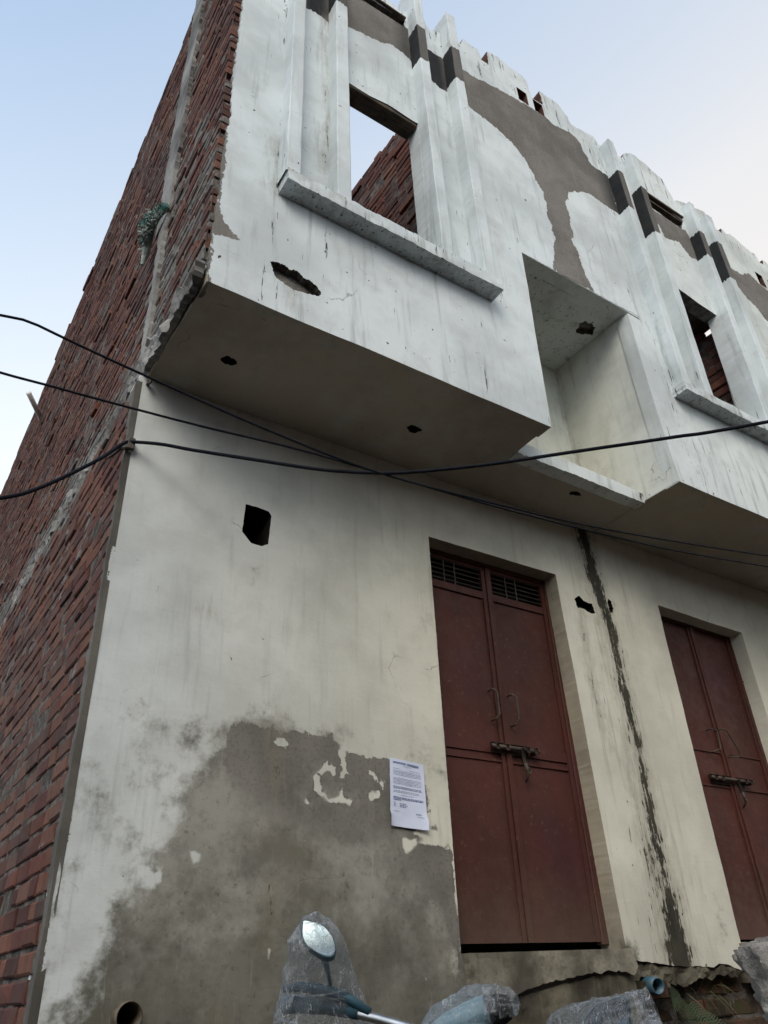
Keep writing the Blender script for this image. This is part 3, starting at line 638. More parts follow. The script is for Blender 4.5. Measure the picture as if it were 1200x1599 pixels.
def crumble(pts, seed, amp=.016, step=.06):
    r = np.random.default_rng(seed); out = []
    for a, b in zip(pts[:-1], pts[1:]):
        out.append(a); n_ = int(math.hypot(b[0] - a[0], b[1] - a[1]) / step)
        for k in range(1, n_): out.append((a[0] + (b[0] - a[0]) * k / n_, a[1] + (b[1] - a[1]) * k / n_ + amp * r.normal() * (.4 if r.random() < .7 else 1.6)))
    return out + [pts[-1]]
top1 = [(XS, 7.9), (3.13, 7.90), (3.12, 7.98), (3.03, 8.11), (2.80, 8.12), (2.79, 7.89), (2.66, 7.88), (2.655, 8.13), (2.60, 8.17), (2.29, 8.20), (2.20, 8.16), (2.195, 7.95), (2.11, 7.94), (2.10, 8.075), (1.93, 8.08), (1.90, 7.97),
        (1.70, 7.93), (1.56, 7.84), (1.50, 7.95), (1.36, 7.93), (1.30, 7.80), (1.22, 7.86), (1.0, 7.88), (.80, 7.84), (.66, 8.04), (.36, 8.06), (.31, 8.24), (.035, 8.25)]
out1 = [(.035, SOF - .006), (2.09, SOF - .006), (2.135, 5.57), (XS, 5.575)] + crumble(top1, 4) + [(.045, 7.2), (.05, 6.6), (.05, 6.1), (.042, 5.76), (.055, 5.39), (.038, 5.1), (.034, 4.88), (.04, 4.69), (.03, 4.55), (.028, 4.38), (.025, 4.22)]
win1 = [(.735, 4.98), (1.338, 4.98), (1.34, 6.365), (1.3, 6.36), (1.1, 6.375), (.95, 6.35), (.735, 6.36)]
slot1 = [(.78, 7.56), (1.31, 7.60), (1.32, 7.71), (.78, 7.66)]
brok = [(.322, 4.372), (.36, 4.388), (.40, 4.392), (.43, 4.375), (.445, 4.39), (.475, 4.385), (.50, 4.362), (.53, 4.365), (.575, 4.345), (.60, 4.315), (.592, 4.285), (.55, 4.270), (.50, 4.262), (.44, 4.252), (.40, 4.262), (.36, 4.275), (.34, 4.31)]
urim = lambda q: 1 if q[1] > 7.65 or (q[1] > 7.2 and q[0] > 5.5) or False else 3 if q[1] < 4.072 else (2 if 6.15 < q[1] < 6.42 and (.7 < q[0] < 1.33 or 3.78 < q[0] < 4.54) else 0)
panel("upper_front_wall", out1, (1, YU, -1), holes=[win1, rect(2.485, 2.598, 7.70, 7.885), rect(2.668, 2.78, 7.70, 7.875)],
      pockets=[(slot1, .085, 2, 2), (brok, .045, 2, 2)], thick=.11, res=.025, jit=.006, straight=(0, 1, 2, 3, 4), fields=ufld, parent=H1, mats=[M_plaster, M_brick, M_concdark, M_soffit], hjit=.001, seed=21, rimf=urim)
# window dressing: four fins, recessed panels, sill, lintel
def fin(name, xb, xt, w, z0, z1, band, parent, seed, front_white=True, topcut=.03, yback=YU + .09):
    """an upright whitewashed fin; x at bottom and top, band = (z low, z high) of bare grey render"""
    nz = int((z1 - z0) / .03); q = np.linspace(0, 1, nz + 1); r = np.random.default_rng(seed)
    ring = [(0, yback), (0, YU - .03), (0, YF + .004), (.006, YF), (w - .006, YF), (w, YF + .004), (w, yback)]
    verts = []; side = []
    for k, t in enumerate(q):
        z = z0 + (z1 - z0) * t; x = xb + (xt - xb) * t
        top = t > .995
        jx = .003 * float(vnoise(np.array([[xb, 0, z]]), .22, seed)[0]) + .0004 * r.normal()
        for i, (dx, y) in enumerate(ring):
            zz = z + (topcut * (r.random() - .7) if top else 0)
            verts.append((x + dx + jx, y + .0025 * float(vnoise(np.array([[xb + dx, y, z]]), .15, seed + 1)[0]) * (y < YU), zz)); side.append(i)
    n = len(ring); faces = [(k * n + i, k * n + i + 1, (k + 1) * n + i + 1, (k + 1) * n + i) for k in range(nz) for i in range(n - 1)]
    c = len(verts); verts.append((xt + w / 2, (YF + YU) / 2, z1 + .035)); side.append(0)
    faces += [(nz * n + i, nz * n + i + 1, c) for i in range(n - 1)] + [(nz * n + n - 1, nz * n, c)]
    V = np.array(verts); z = V[:, 2]; sd = np.array(side)
    cem = np.minimum(z - band[0], band[1] - z)
    at = {'cem': cem, 'slate': np.where(sd <= 2, 1.0, .35), 'grime': .15 + .45 * np.clip((z - 7.4) / .3, 0, 1) + .4 * np.clip((5.25 - z) / .25, 0, 1) + .35 * (sd <= 1) * (z < 6), 'stain': np.full(len(V), -9.0), 'damp': np.full(len(V), .0), 'tint': np.zeros(len(V)), 'bv': np.zeros(len(V)), 'mortar': np.zeros(len(V))}
    return link(name, verts, faces, [M_plaster], parent, None, False, at)
for args in ((.338, .352, .082, 4.97, 8.1, (6.97, 7.5), 41), (.640, .655, .088, 4.97, 8.15, (7.05, 7.5), 42), (1.338, 1.345, .080, 4.97, 8.15, (7.04, 7.49), 43), (1.652, 1.672, .085, 4.97, 8.06, (7.09, 7.53), 44)):
    fin("pilaster", *args[:5], args[5], H1, args[6])
def sill(parent, x0, x1, zb, h, seed):
    out = [(x0, zb), (x1, zb), (x1, zb + h), (x0, zb + h)]
    f = {'grime': lambda P: P[:, 0] * 0 + .8, 'stain': lambda P: lsdf(P, [([(x0, zb + h), (x0 + .12, zb + h)], .008), ([(x0 + .3, zb + h), (x0 + .32, zb + h - .03)], .012), ([(x0 + .1, zb), (x1, zb)], -.010)]), 'damp': lambda P: P[:, 0] * 0}
    return panel("window_sill", out, (1, YF - .004, -1), thick=.15, res=.02, jit=.003, fields=f, parent=parent, mats=[M_plaster, M_plaster], warp=.004, wscale=.1, seed=seed)
sill(H1, .345, 1.775, 4.895, .09, 31)
lt = MB(); lt.box((.70, YU + .006, 6.335), (1.335, -.70, 6.46), .004); lt.box((.70, -.6999, 6.34), (1.335, -.63, 6.45), .003); lt.link("window_lintel", M_timber, H1)
ir = MB(); ir.box((.70, -.702, 6.326), (1.335, -.694, 6.333)); ir.link("lintel_iron", M_iron, H1)
sl = MB(); sl.box((.74, YU - .022, 7.70), (1.32, YU + .02, 7.72), .003); sl.box((.76, YU + .012, 7.60), (1.30, YU + .03, 7.615), .002); sl.link("slot_lintel", M_timber, H1)
# recess above the balcony: back wall, ceiling slab, low lip
nf = {'tint': lambda P: P[:, 0] * 0 + .8, 'grime': lambda P: .25 + .7 * np.clip(1 - np.abs(P[:, 0] - XS) / .12, 0, 1), 'stain': lambda P: lsdf(P, [([(3.195, 5.5), (3.195, 4.8), (3.19, 4.2)], [.004, -.006, .002])])}
panel("recess_back_wall", [(2.0, 4.185), (XS, 4.185), (XS, 5.6), (2.0, 5.6)], (1, .0, -1), thick=.11, jit=0, fields=nf, parent=H1, mats=[M_plaster, M_brick], seed=9)
panel("recess_ceiling", [(2.14, YU + .108), (XS, YU + .108), (XS, .0), (2.0, .0), (2.0, YU + .108)], (2, 5.572, -1), thick=.11, res=.025, jit=0, pockets=[(blob(3.035, -.47, .085, .065, 17, 4, .16), .05, 1, 1)],
      fields={'tint': lambda P: P[:, 0] * 0 + .35, 'grime': lambda P: P[:, 0] * 0 + .7, 'stain': lambda P: lsdf(P, [([(2.9, -.45), (3.0, -.47)], [-.015, .0]), ([(2.75, -.2), (2.9, -.1)], [.0, -.012]), ([(2.6, -.5), (2.72, -.42)], [-.012, -.014])]), 'damp': lambda P: P[:, 0] * 0 + .15}, parent=H1, mats=[M_plaster, M_concdark], seed=10)
panel("recess_ceiling_edge", [(2.135, YU + .003), (3.30, YU + .003), (3.30, YU + .105), (2.135, YU + .105)], (2, 5.566, -1), thick=.02, res=.025, jit=.002, fields={'tint': lambda P: P[:, 0] * 0 + .3, 'damp': lambda P: P[:, 0] * 0 + .1}, parent=H1, mats=[M_plaster, M_plaster], seed=12)
lip = MB()
lp = {'grime': lambda P: .5 + .5 * (P[:, 0] > 3.1), 'stain': lambda P: lsdf(P, [([(3.17, 4.07), (3.2, 4.16)], .012)]), 'tint': lambda P: P[:, 0] * 0 + .15}
panel("recess_lip", [(2.09, 4.062), (XS - .003, 4.052), (XS - .003, 4.128), (2.85, 4.145), (2.5, 4.15), (2.09, 4.152)], (1, YN, -1), thick=.09, res=.02, jit=.003, fields=lp, parent=H1, mats=[M_plaster, M_plaster], seed=13, warp=.005)
rs = {'grime': lambda P: P[:, 0] * 0 + .3}
panel("bay_side_wall", [(YU + .112, SOF + .12), (.0, SOF + .12), (.0, 5.60), (YU + .108, 5.60)], (0, 2.085, 1), thick=.06, jit=0, fields=rs, parent=H1, mats=[M_plaster, M_plaster], seed=14)
# ---- side wall in raw brick
def mort_side(u, v):
    m_ = .035 if v > 4.2 else .01
    m_ += .26 * max(0, 1 - abs(v - 4.2) / .32) + .14 * max(0, 1 - abs(u - .12) / .3) * (v > 4.2) + .10 * max(0, 1 - abs(v - 4.75) / .5) * (-.75 < u < .0)
    m_ += .10 * max(0, 1 - abs(v - 3.3) / .12) * (u > .8)
    return m_
steps = np.random.default_rng(5)
stp = [8.36, 8.30, 8.33, 8.26, 8.34, 8.28, 8.22, 8.30, 8.2, 8.27, 8.24, 8.3, 8.2, 8.25, 8.3, 8.22, 8.28, 8.2, 8.2, 8.2]
vt = lambda u: 8.42 if u < .55 else stp[min(int(u / .62), 19)]
brickwork("lower_side_wall", (0, -.031, -1), .012, 10.0, .15, 4.02, H1, seed=4, rough=.5, mort=mort_side, ragged0=True)
brickwork("upper_side_wall", (0, 0.005, -1), YU + .012, 10.0, 4.22, 8.5, H1, seed=6, course=.066, bedgap=.011, rough=.5, vtop=vt, mort=mort_side)
cfn = {'cem': lambda P: P[:, 0] * 0 + 1, 'grime': lambda P: P[:, 0] * 0}
# mortar-smeared slab edge running back along the side, concrete corner column, render wrapped round the corner
M_rub = plaster("rough_grey_render", cem=(.30, .295, .28), cem2=(.085, .08, .074))
def ragged(a, b, n, lo, hi, seed, amp):
    r = np.random.default_rng(seed); us = np.linspace(a, b, n)
    bot = [(u, lo + amp * r.normal() * .5) for u in us]; tp = [(u, hi + amp * r.normal()) for u in us[::-1]]
    return bot + tp
panel("slab_edge", ragged(YU + .01, 3.2, 46, 4.088, 4.20, 3, .026), (0, -.020, -1), thick=.035, res=.022, jit=.010, fields=cfn, parent=H1, mats=[M_rub, M_rub], warp=.022, wscale=.055, seed=15)
panel("slab_edge", ragged(3.22, 10.0, 50, 4.04, 4.15, 4, .016), (0, -.008, -1), thick=.12, res=.05, jit=.006, fields=cfn, parent=H1, mats=[M_rub, M_rub], warp=.016, wscale=.09, seed=16)
colp = [(.03, 4.2), (.10, 4.2), (.13, 5.36), (.25, 5.40), (.27, 6.3), (.27, 7.4), (.25, 8.35), (.02, 8.35), (.03, 7.3), (.015, 6.2), (.04, 5.4)]
panel("corner_column", colp, (0, -.018, -1), thick=.1, res=.03, jit=.009, fields=cfn, parent=H1, mats=[M_rub, M_rub], warp=.008, wscale=.2, seed=17)
cw = [(-0.001, 0.15), (0.063, 0.15), (0.058, 1.3), (0.069, 1.5), (0.048, 1.62), (0.055, 1.9), (0.043, 2.05), (0.053, 2.2), (0.037, 2.33), (0.063, 2.45), (0.069, 2.55), (0.037, 2.7), (0.045, 2.85), (0.029, 3.1), (0.043, 3.3), (0.031, 3.6), (0.045, 3.9), (0.031, 4.04), (-0.001, 4.04)]
panel("corner_render", cw, (0, -.036, -1), thick=.03, res=.02, jit=.016, straight=(18,), fields=cfn, parent=H1, mats=[M_ret, M_ret], warp=.007, wscale=.15, seed=18)
# partition seen through the window; unseen back wall added against light leaks; floor slab
ps = [(-.64, 7.0), (.05, 7.6), (.2, 8.05), (.33, 8.22), (.6, 8.40), (.9, 8.5), (1.3, 8.56), (5, 8.6)]
def vt2(u):
    z_ = np.interp(u, [p[0] for p in ps], [p[1] for p in ps]); return z_
brickwork("partition_wall", (0, 2.02, -1), -.64, 6.0, 4.2, 8.7, H1, seed=9, course=.076, rough=.9, vtop=lambda u: 8.15 if u < .27 else (8.42 if u < .55 else 8.50), mort=lambda u, v: -.04)
fs = MB(); fs.box((.11, -.02, SOF + .118), (6.5, 10, SOF + .16)); fs.box((.11, .35, SOF - .02), (6.5, 10, SOF + .116)); fs.link("floor_slab", M_conc, H1)
bw = MB(); bw.box((.11, 9.98, .1), (6.5, 10.1, 7.4)); bw.link("rear_wall", M_brick, H1)
# drain pipe stub low on the left of the front
def pipe(name, c, ax_, r, L, mat, parent, wall=.004):
    b = MB(); n = 28; a = Vector(ax_).normalized(); u = a.cross(Vector((0, 0, 1))).normalized(); w = a.cross(u); c = Vector(c); vs = []
    for (t, rr) in ((0, r), (L, r), (L, r - wall), (-.12, r - wall)):
        for k in range(n):
            th = 2 * math.pi * k / n; vs.append(c + a * t + (u * math.cos(th) + w * math.sin(th)) * rr)
    fs_ = [(i * n + k, i * n + (k + 1) % n, (i + 1) * n + (k + 1) % n, (i + 1) * n + k) for i in range(3) for k in range(n)]
    b.add(vs, fs_, 0); b.add([c - a * .115 + (u * math.cos(2 * math.pi * k / n) + w * math.sin(2 * math.pi * k / n)) * r for k in range(n)], [tuple(range(n))], 1)
    return b.link(name, [mat, M_black], parent, True)
pipe("drain_pipe", (.27, .0, 1.352), (.05, -1, -.03), .046, .05, M_pvcg, H1)

# ================================================================== adjoining house
H2 = empty("adjoining_house", (4.9, 0, .2), "adjoining whitewashed house on the right sharing the black streaked party line", "house")
gout2 = [(XS, 1.43), (3.31, 1.43), (3.45, 1.42), (3.5, 1.437), (3.58, 1.43), (3.62, 1.415), (3.68, 1.40), (3.735, 1.50), (4.7, 1.50), (4.8, 1.42), (6.6, 1.4), (6.6, SOF + .02), (XS, SOF + .02)]
panel("front_wall", gout2, (1, 0.0, -1), holes=[[(3.74, 1.53), (4.72, 1.53), (4.70, 3.605), (3.74, 3.627)]], pockets=[([(3.205, 3.535), (3.22, 3.56), (3.245, 3.545), (3.25, 3.49), (3.235, 3.46), (3.208, 3.468)], .04, 2, 2)], thick=.17, res=.024, jit=.0015, straight=(12,), hjit=.0007, fields=gfld, parent=H2,
      mats=[M_plaster_low, M_plaster_low, M_black], warp=.004, seed=22)
D2 = bpy.data.objects.new("door", None); col.objects.link(D2); D2.location = (4.22 - 4.9, .12, 1.3); D2.parent = H2
make_door(D2, 3.74, 4.71, 1.51, 3.63, 4.262, 4.212, False, [(2.435, .012), (2.665, .012)], 2.0)
handle(D2, [(4.10, .117, 2.81), (4.098, .07, 2.81), (4.145, .062, 2.80), (4.135, .062, 2.68), (4.07, .07, 2.655), (4.065, .117, 2.66)])
handle(D2, [(4.20, .117, 2.82), (4.205, .06, 2.82), (4.24, .05, 2.81), (4.325, .055, 2.675), (4.315, .065, 2.64), (4.24, .117, 2.65)])
bolt(D2, 3.99, 4.43, 2.485)
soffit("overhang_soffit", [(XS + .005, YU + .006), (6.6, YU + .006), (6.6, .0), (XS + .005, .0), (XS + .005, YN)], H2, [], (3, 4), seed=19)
brickwork("plinth", (1, .075, -1), 2.81, 6.6, .15, 1.43, H2, mat=M_brick_moss, seed=12, rough=2.2, course=.095)
pl = MB(); pl.box((2.80, .09, .12), (6.6, .16, 1.5)); pl.link("plinth_core", M_black, H2)
pn = [(2.79, 1.445), (2.9, 1.455), (3.1, 1.432), (3.35, 1.432), (3.6, 1.415), (3.7, 1.40), (3.66, 1.37), (3.5, 1.385), (3.42, 1.36), (3.3, 1.375), (3.2, 1.34), (3.08, 1.36), (3.02, 1.33), (2.92, 1.39), (2.82, 1.37)]
panel("crumbling_mortar", pn, (1, .012, -1), thick=.09, res=.02, jit=.008, fields=cemf, parent=H2, mats=[M_foot, M_foot], warp=.02, wscale=.06, seed=23)
panel("door_sill", [(3.72, 1.53), (4.9, 1.53), (4.95, 1.36), (4.3, 1.34), (3.95, 1.32), (3.76, 1.34)], (1, -.03, -1), thick=.15, res=.025, jit=.006, fields=cemf, parent=H2, mats=[M_sill, M_sill], warp=.014, wscale=.12, seed=24)
top2 = [(6.6, 7.9), (6.2, 7.85), (5.95, 7.83), (5.93, 7.74), (5.85, 7.74), (5.84, 7.86), (5.76, 7.83), (5.42, 7.90), (5.26, 7.88), (5.25, 7.80), (5.16, 7.80), (5.04, 8.0), (4.88, 7.94), (4.70, 7.90), (4.56, 7.84), (4.50, 7.78), (4.42, 8.06), (4.05, 8.17), (3.90, 8.08), (3.80, 7.93), (3.72, 7.9), (3.62, 7.88), (3.5, 7.87), (3.43, 7.96), (3.33, 7.92), (3.3, 7.92)]
out2 = [(3.203, SOF - .006), (6.6, SOF - .006)] + crumble(top2, 5) + [(XS, 7.9), (XS, 5.585), (3.30, 5.58), (3.30, 5.545), (3.165, 5.54), (3.17, 5.0)]
NO2 = len(out2)
win2 = [(3.765, 4.98), (4.445, 4.98), (4.56, 6.225), (4.3, 6.24), (4.1, 6.27), (3.80, 6.30)]
slot2 = [(3.86, 7.37), (4.44, 7.33), (4.52, 7.50), (4.06, 7.56), (3.88, 7.58)]
panel("upper_front_wall", out2, (1, YU, -1), holes=[win2, rect(5.63, 5.75, 7.27, 7.46), rect(5.84, 5.96, 7.27, 7.46)], pockets=[(slot2, .085, 2, 2)], thick=.11, res=.028, jit=.005, straight=(0,) + tuple(range(NO2 - 7, NO2)), fields=ufld, parent=H2,
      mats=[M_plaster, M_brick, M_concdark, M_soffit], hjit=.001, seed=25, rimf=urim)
for args in ((3.44, 3.472, .075, 4.87, 7.83, (6.86, 7.36), 51), (3.688, 3.775, .082, 4.87, 7.84, (6.74, 7.35), 52), (4.44, 4.545, .08, 4.87, 7.70, (6.92, 7.25), 53), (4.72, 4.815, .085, 4.87, 7.70, (6.78, 7.29), 54)):
    fin("pilaster", *args[:5], args[5], H2, args[6])
sill(H2, 3.435, 4.9, 4.855, .075, 32)
s2 = MB(); s2.box((3.85, YU - .022, 7.52), (4.52, YU + .02, 7.545), .003); s2.box((3.86, YU - .004, 7.455), (4.5, YU + .03, 7.475), .002); s2.link("slot_lintel", M_timber, H2)
# wall of the recess facing left belongs to this house
def r_tint(P): return np.clip(1.0 + P[:, 0] * .9, 0, 1)
def r_shape(uv): return np.clip((uv[:, 1] - 4.1) / 1.5, 0, 1) * .03
panel("recess_side_wall", [(.0, SOF + .003), (YN, SOF + .003), (YU + .004, SOF + .002), (YU + .004, 5.55), (YU + .12, 5.57), (.0, 5.57)], (0, XS, -1), thick=.09, res=.025, jit=0, fields={'tint': r_tint, 'grime': lambda P: .12 + .5 * np.clip(1 + P[:, 0] / .12, 0, 1), 'damp': lambda P: P[:, 0] * 0 + .08},
      parent=H2, mats=[M_plaster, M_plaster], seed=26, bulge=r_shape)
HOLE2 = (-.645, -.42, 6.195, 6.295)
brickwork("window_pier", (0, 4.60, -1), -.645, .9, 4.2, 8.0, H2, seed=14, rough=2.0, holes=[HOLE2], depth=.06, mort=lambda u, v: -.1, vtop=lambda u: 7.6)
rf = MB(); rf.box((3.4, -.645, 6.30), (4.59, .0, 6.42)); rf.link("window_lintel", M_timber, H2)
sw = MB(); sw.box((6.5, YU + .12, .1), (6.6, 10, 7.6)); sw.link("right_side_wall", M_brick, H2)
pipe("blue_pipe", (2.93, .04, 1.362), (-.25, -1, -.12), .036, .10, M_pvcb, H2)

# ================================================================== unseen house added behind the viewpoint to shade the lane
H3 = empty("unseen_shade_house", (1, -6.6, .2), "unseen brick house added across the lane to shade the lower walls", "house")
ob = MB(); ob.box((-9, -9.5, .1), (11, -5.6, 4.7), .02); ob.box((-9.2, -9.7, 4.71), (11.2, -5.45, 4.85), .01); ob.link("wall", M_brick, H3)
# ================================================================== small things
# short white plastic pipe fixed to the side wall
spt = MB(); spt.tube([(.02, 5.12, 7.36), (-.205, 4.78, 7.42)], .03, 10); spt.link('waste_pipe', M_white_pvc, H1, True)
# printed paper notice
def paper_mat():
    s = NT("office_paper"); n = s.noise(14, 4, .6)
    return s.done(s.mix(s.ramp(n, .4, .7), (.66, .72, .88), (.60, .66, .83)), .8, s.bump(n, .2, .004))
pv = []; nu, nv = 10, 14
c00, c10, c11, c01 = Vector((1.388, 0, 2.322)), Vector((1.583, 0, 2.308)), Vector((1.582, 0, 2.008)), Vector((1.375, 0, 2.020))
def pp(s, t):
    p = c00.lerp(c10, s).lerp(c01.lerp(c11, s), t); curl = .010 * max(0, (abs(s - .5) - .38) / .12) ** 2 * (t > .8) + .003 * math.sin(s * 5 + t * 3)
    return Vector((p.x, -.011 - curl, p.z))
for j in range(nv + 1):
    for i in range(nu + 1): pv.append(pp(i / nu, j / nv))
N0 = len(pv); pv += [p + Vector((0, .0015, 0)) for p in pv]
pf = [(j * (nu + 1) + i, j * (nu + 1) + i + 1, (j + 1) * (nu + 1) + i + 1, (j + 1) * (nu + 1) + i) for j in range(nv) for i in range(nu)]
pf += [tuple(k + N0 for k in f[::-1]) for f in pf]
notice = link("paper_notice", pv, pf, paper_mat(), None, None, True); tag(notice, "printed white paper notice pasted on the stained wall left of the nearer door", "notice")
M_ink = simple("faded_blue_ink", (.16, .20, .34), (.22, .27, .42), 60, .8)
M_ink2 = simple("pale_print_ink", (.30, .35, .50), (.38, .43, .58), 60, .8)
ink = MB(); ri = random.Random(4)
def dash(s0, s1, t0, t1, mi):
    a, b, c, d = pp(s0, t0), pp(s1, t0), pp(s1, t1), pp(s0, t1); o_ = Vector((0, -.0012, 0)); ink.add([a + o_, b + o_, c + o_, d + o_], [(0, 1, 2, 3)], mi)
def line(t, s0, s1, h=.008, mi=1):
    s = s0
    while s < s1:
        w = ri.uniform(.02, .075); dash(s, min(s + w, s1), t, t + h, mi); s += w + .014
for a, b in ((.08, .45), (.49, .85)): dash(a, b, .045, .075, 0)
line(.095, .38, .62)
for a, b in ((.08, .26), (.56, .88)): line(.145, a, b)
for k in range(4): line(.175 + k * .021, .08, .9)
for k in range(5): line(.285 + k * .021, .08, .9)
for k in range(2): line(.415 + k * .021, .08, .9, .011, 0)
for k in range(2): line(.475 + k * .021, .08, .82)
line(.535, .3, .66)
for k in range(3): line(.57 + k * .019, .08, .92 if k < 2 else .3, .014, 0)
for k in range(3): line(.65 + k * .024, .09, .14, .010, 0); line(.66 + k * .022, .26, .5 - .05 * abs(k - 1), .011, 0)
line(.775, .09, .24); line(.78, .7, .85, .014, 0); line(.82, .74, .92)
ink.link("printed_text", [M_ink, M_ink2], notice)
# old cloth tied round the column
def rag_mat():
    s = NT("frayed_green_cloth"); n = s.noise(30, 5, .7); b = s.noise(9, 4, .6)
    return s.done(s.mix(s.ramp(b, .42, .58), (.42, .47, .44), s.mix(s.ramp(n, .4, .6), (.05, .17, .15), (.20, .32, .29))), .95, s.bump(n, 1.0, .02))
rv_ = MB(); rr = random.Random(8)
for k in range(700):
    t = rr.random(); c = Vector((-.05 - .07 * math.sin(t * math.pi) * rr.random(), .04 + .26 * t + rr.gauss(0, .012), 5.42 - .08 * t + rr.gauss(0, .022)))
    d = Vector((rr.gauss(-.3, .6), rr.gauss(.3, .8), rr.gauss(-.6, .6))).normalized() * rr.uniform(.012, .035); q = d.cross(Vector((rr.random(), rr.random(), rr.random()))).normalized() * rr.uniform(.0025, .006)
    mid_ = c + d * .5 + Vector((-.02, 0, 0)) * rr.random(); rv_.add([c - q, c + q, mid_ + q, mid_ - q, c + d + q * .3, c + d - q * .3], [(0, 1, 2, 3), (3, 2, 4, 5)])
rv_.tube([(-.02, .02, 5.44), (-.06, .10, 5.42), (-.07, .2, 5.40), (-.05, .28, 5.34), (-.05, .32, 5.2)], [.02, .030, .034, .028, .01], 9)
tag(rv_.link("cloth_rag", rag_mat()), "frayed green and grey rag bundle hanging on the concrete strip of the brick side wall", "rag")
# overhead cables
def cable(pts, r, label):
    P = [Vector(p) for p in pts]; out = []
    for i in range(len(P) - 1):
        p0 = P[max(i - 1, 0)]; p1 = P[i]; p2 = P[i + 1]; p3 = P[min(i + 2, len(P) - 1)]
        for k in range(6):
            t = k / 6; out.append(.5 * ((2 * p1) + (p2 - p0) * t + (2 * p0 - 5 * p1 + 4 * p2 - p3) * t * t + (3 * p1 - p0 - 3 * p2 + p3) * t ** 3))
    out.append(P[-1]); b = MB(); b.tube(out, r, 8)
    return tag(b.link("overhead_cable", M_wire, None, True), label, "cable", "cables strung across the house front")
cable([[-1.6, -.9, 4.3], [-.87, -.698, 3.577 + .03], [-.562, -.698, 3.538], [-.132, -.699, 3.474], [.412, -.7, 3.41], [.959, -.701, 3.385], [1.737, -.702, 3.443], [2.402, -.703, 3.513], [3.152, -.704, 3.624], [4.073, -.705, 3.776], [4.848, -.706, 3.914], [6.5, -.76, 4.3]], .0052,
      "thin black cable sagging highest across the overhang at the left corner")
cable([[-1.6, -.56, 3.45], [-.805, -.586, 3.362], [-.417, -.597, 3.366], [.08, -.611, 3.390], [.573, -.624, 3.430], [1.003, -.636, 3.440], [1.779, -.657, 3.462], [2.741, -.683, 3.522], [3.324, -.699, 3.583], [4.0, -.718, 3.669], [4.702, -.737, 3.759], [6.5, -.79, 4.05]], .0050,
      "thin black cable, the middle one of the three at the left edge")
cable([[-1.9, -.3, 2.75], [-.9, -.14, 2.92], [-.502, -.087, 3.138], [-.37, -.072, 3.239], [-.234, -.056, 3.384], [-.137, -.044, 3.499], [-.062, -.035, 3.605], [-.02, -.03, 3.639], [.10, -.115, 3.615], [.223, -.197, 3.575], [.473, -.368, 3.5], [.718, -.536, 3.429], [.911, -.668, 3.397], [1.055, -.767, 3.390], [1.346, -.966, 3.412], [1.693, -1.204, 3.462], [2.067, -1.46, 3.516], [2.45, -1.722, 3.580], [4.2, -2.9, 3.95]], .0088,
      "thickest black cable bending at the wall corner and rising to the right edge")
nb = MB(); nb.tube([(.02, .0, 4.03), (.015, -.045, 4.025)], .008, 8); nb.tube([(.012, -.04, 4.045), (.022, -.045, 4.02), (.012, -.045, 4.0)], .008, 8); nb.link("wall_hook", M_iron, H1)
nb = MB(); nb.box((-.035, -.035, 3.60), (.0, -.014, 3.665), .004); nb.tube([(-.02, .0, 3.62), (-.06, -.03, 3.585), (-.10, .02, 3.55)], .008, 8); nb.link("cable_bracket", M_iron, H1)

# ------------------------------------------------------------------ parked motorcycle, wrapped in shipping plastic
M_bpaint = simple("gloss_dark_blue_paint", (.02, .05, .09), (.015, .04, .075), 5, .25, .05)
M_rubber = simple("tyre_rubber", (.02, .02, .02), (.03, .03, .03), 30, .8, .3)
M_metal = simple("brushed_metal", (.45, .46, .47), (.35, .36, .37), 30, .35, .1, .002, 1.0)
M_cowl = simple("pale_teal_cover", (.26, .38, .42), (.18, .30, .35), 6, .5, .2)
def glass_mat():
    s = NT("mirror_glass"); return s.done((.44, .54, .59), .12, None, Metallic=1.0)
M_mirror = glass_mat()
def film(name):
    s = NT(name); t = s.t
    n = s.noise(1.0, 6, .7, sc=(42, 42, 9), dist=1.0); f = s.noise(1.0, 4, .6, sc=(90, 90, 22), off=(3, 1, 2)); cr = s.noise(20, 5, .7, dist=2.0)
    bp = s.bump(s.math('ADD', n, s.math('ADD', s.math('MULTIPLY', f, .4), s.math('MULTIPLY', cr, .5))), 1.0, .012)
    tr = s.n("ShaderNodeBsdfTransparent", {'Color': (.96, .98, .99)}); gl = s.n("ShaderNodeBsdfGlossy", {'Color': (.95, .97, 1.0), 'Roughness': .10, 'Normal': bp})
    df = s.n("ShaderNodeBsdfDiffuse", {'Color': (.80, .84, .86), 'Normal': bp}); tl = s.n("ShaderNodeBsdfTranslucent", {'Color': (.80, .84, .86)})
    dd = s.n("ShaderNodeMixShader", {0: .5}); t.links.new(df.outputs[0], dd.inputs[1]); t.links.new(tl.outputs[0], dd.inputs[2])
    milk = s.math('ADD', s.ramp(n, .50, .66, .07, .48), s.ramp(f, .60, .68, 0.0, .40))
    a = s.n("ShaderNodeMixShader", {0: milk}); t.links.new(tr.outputs[0], a.inputs[1]); t.links.new(dd.outputs[0], a.inputs[2])
    lw = s.n("ShaderNodeLayerWeight", {'Blend': .25, 'Normal': bp}).outputs['Fresnel']
    b = s.n("ShaderNodeMixShader", {0: s.math('MINIMUM', s.math('MULTIPLY_ADD', lw, .8, .06), .75)}); t.links.new(a.outputs[0], b.inputs[1]); t.links.new(gl.outputs[0], b.inputs[2])
    t.links.new(b.outputs[0], s.out.inputs[0]); return s.m
M_film = film("clear_plastic_film")
M_grip = simple("dark_teal_rubber", (.022, .075, .105), (.015, .05, .075), 18, .6, .3)
MC = empty("motorcycle", (.58, -1.38, .2), "parked motorcycle with mirrors wrapped in clear plastic in front of the stained wall", "motorcycle")
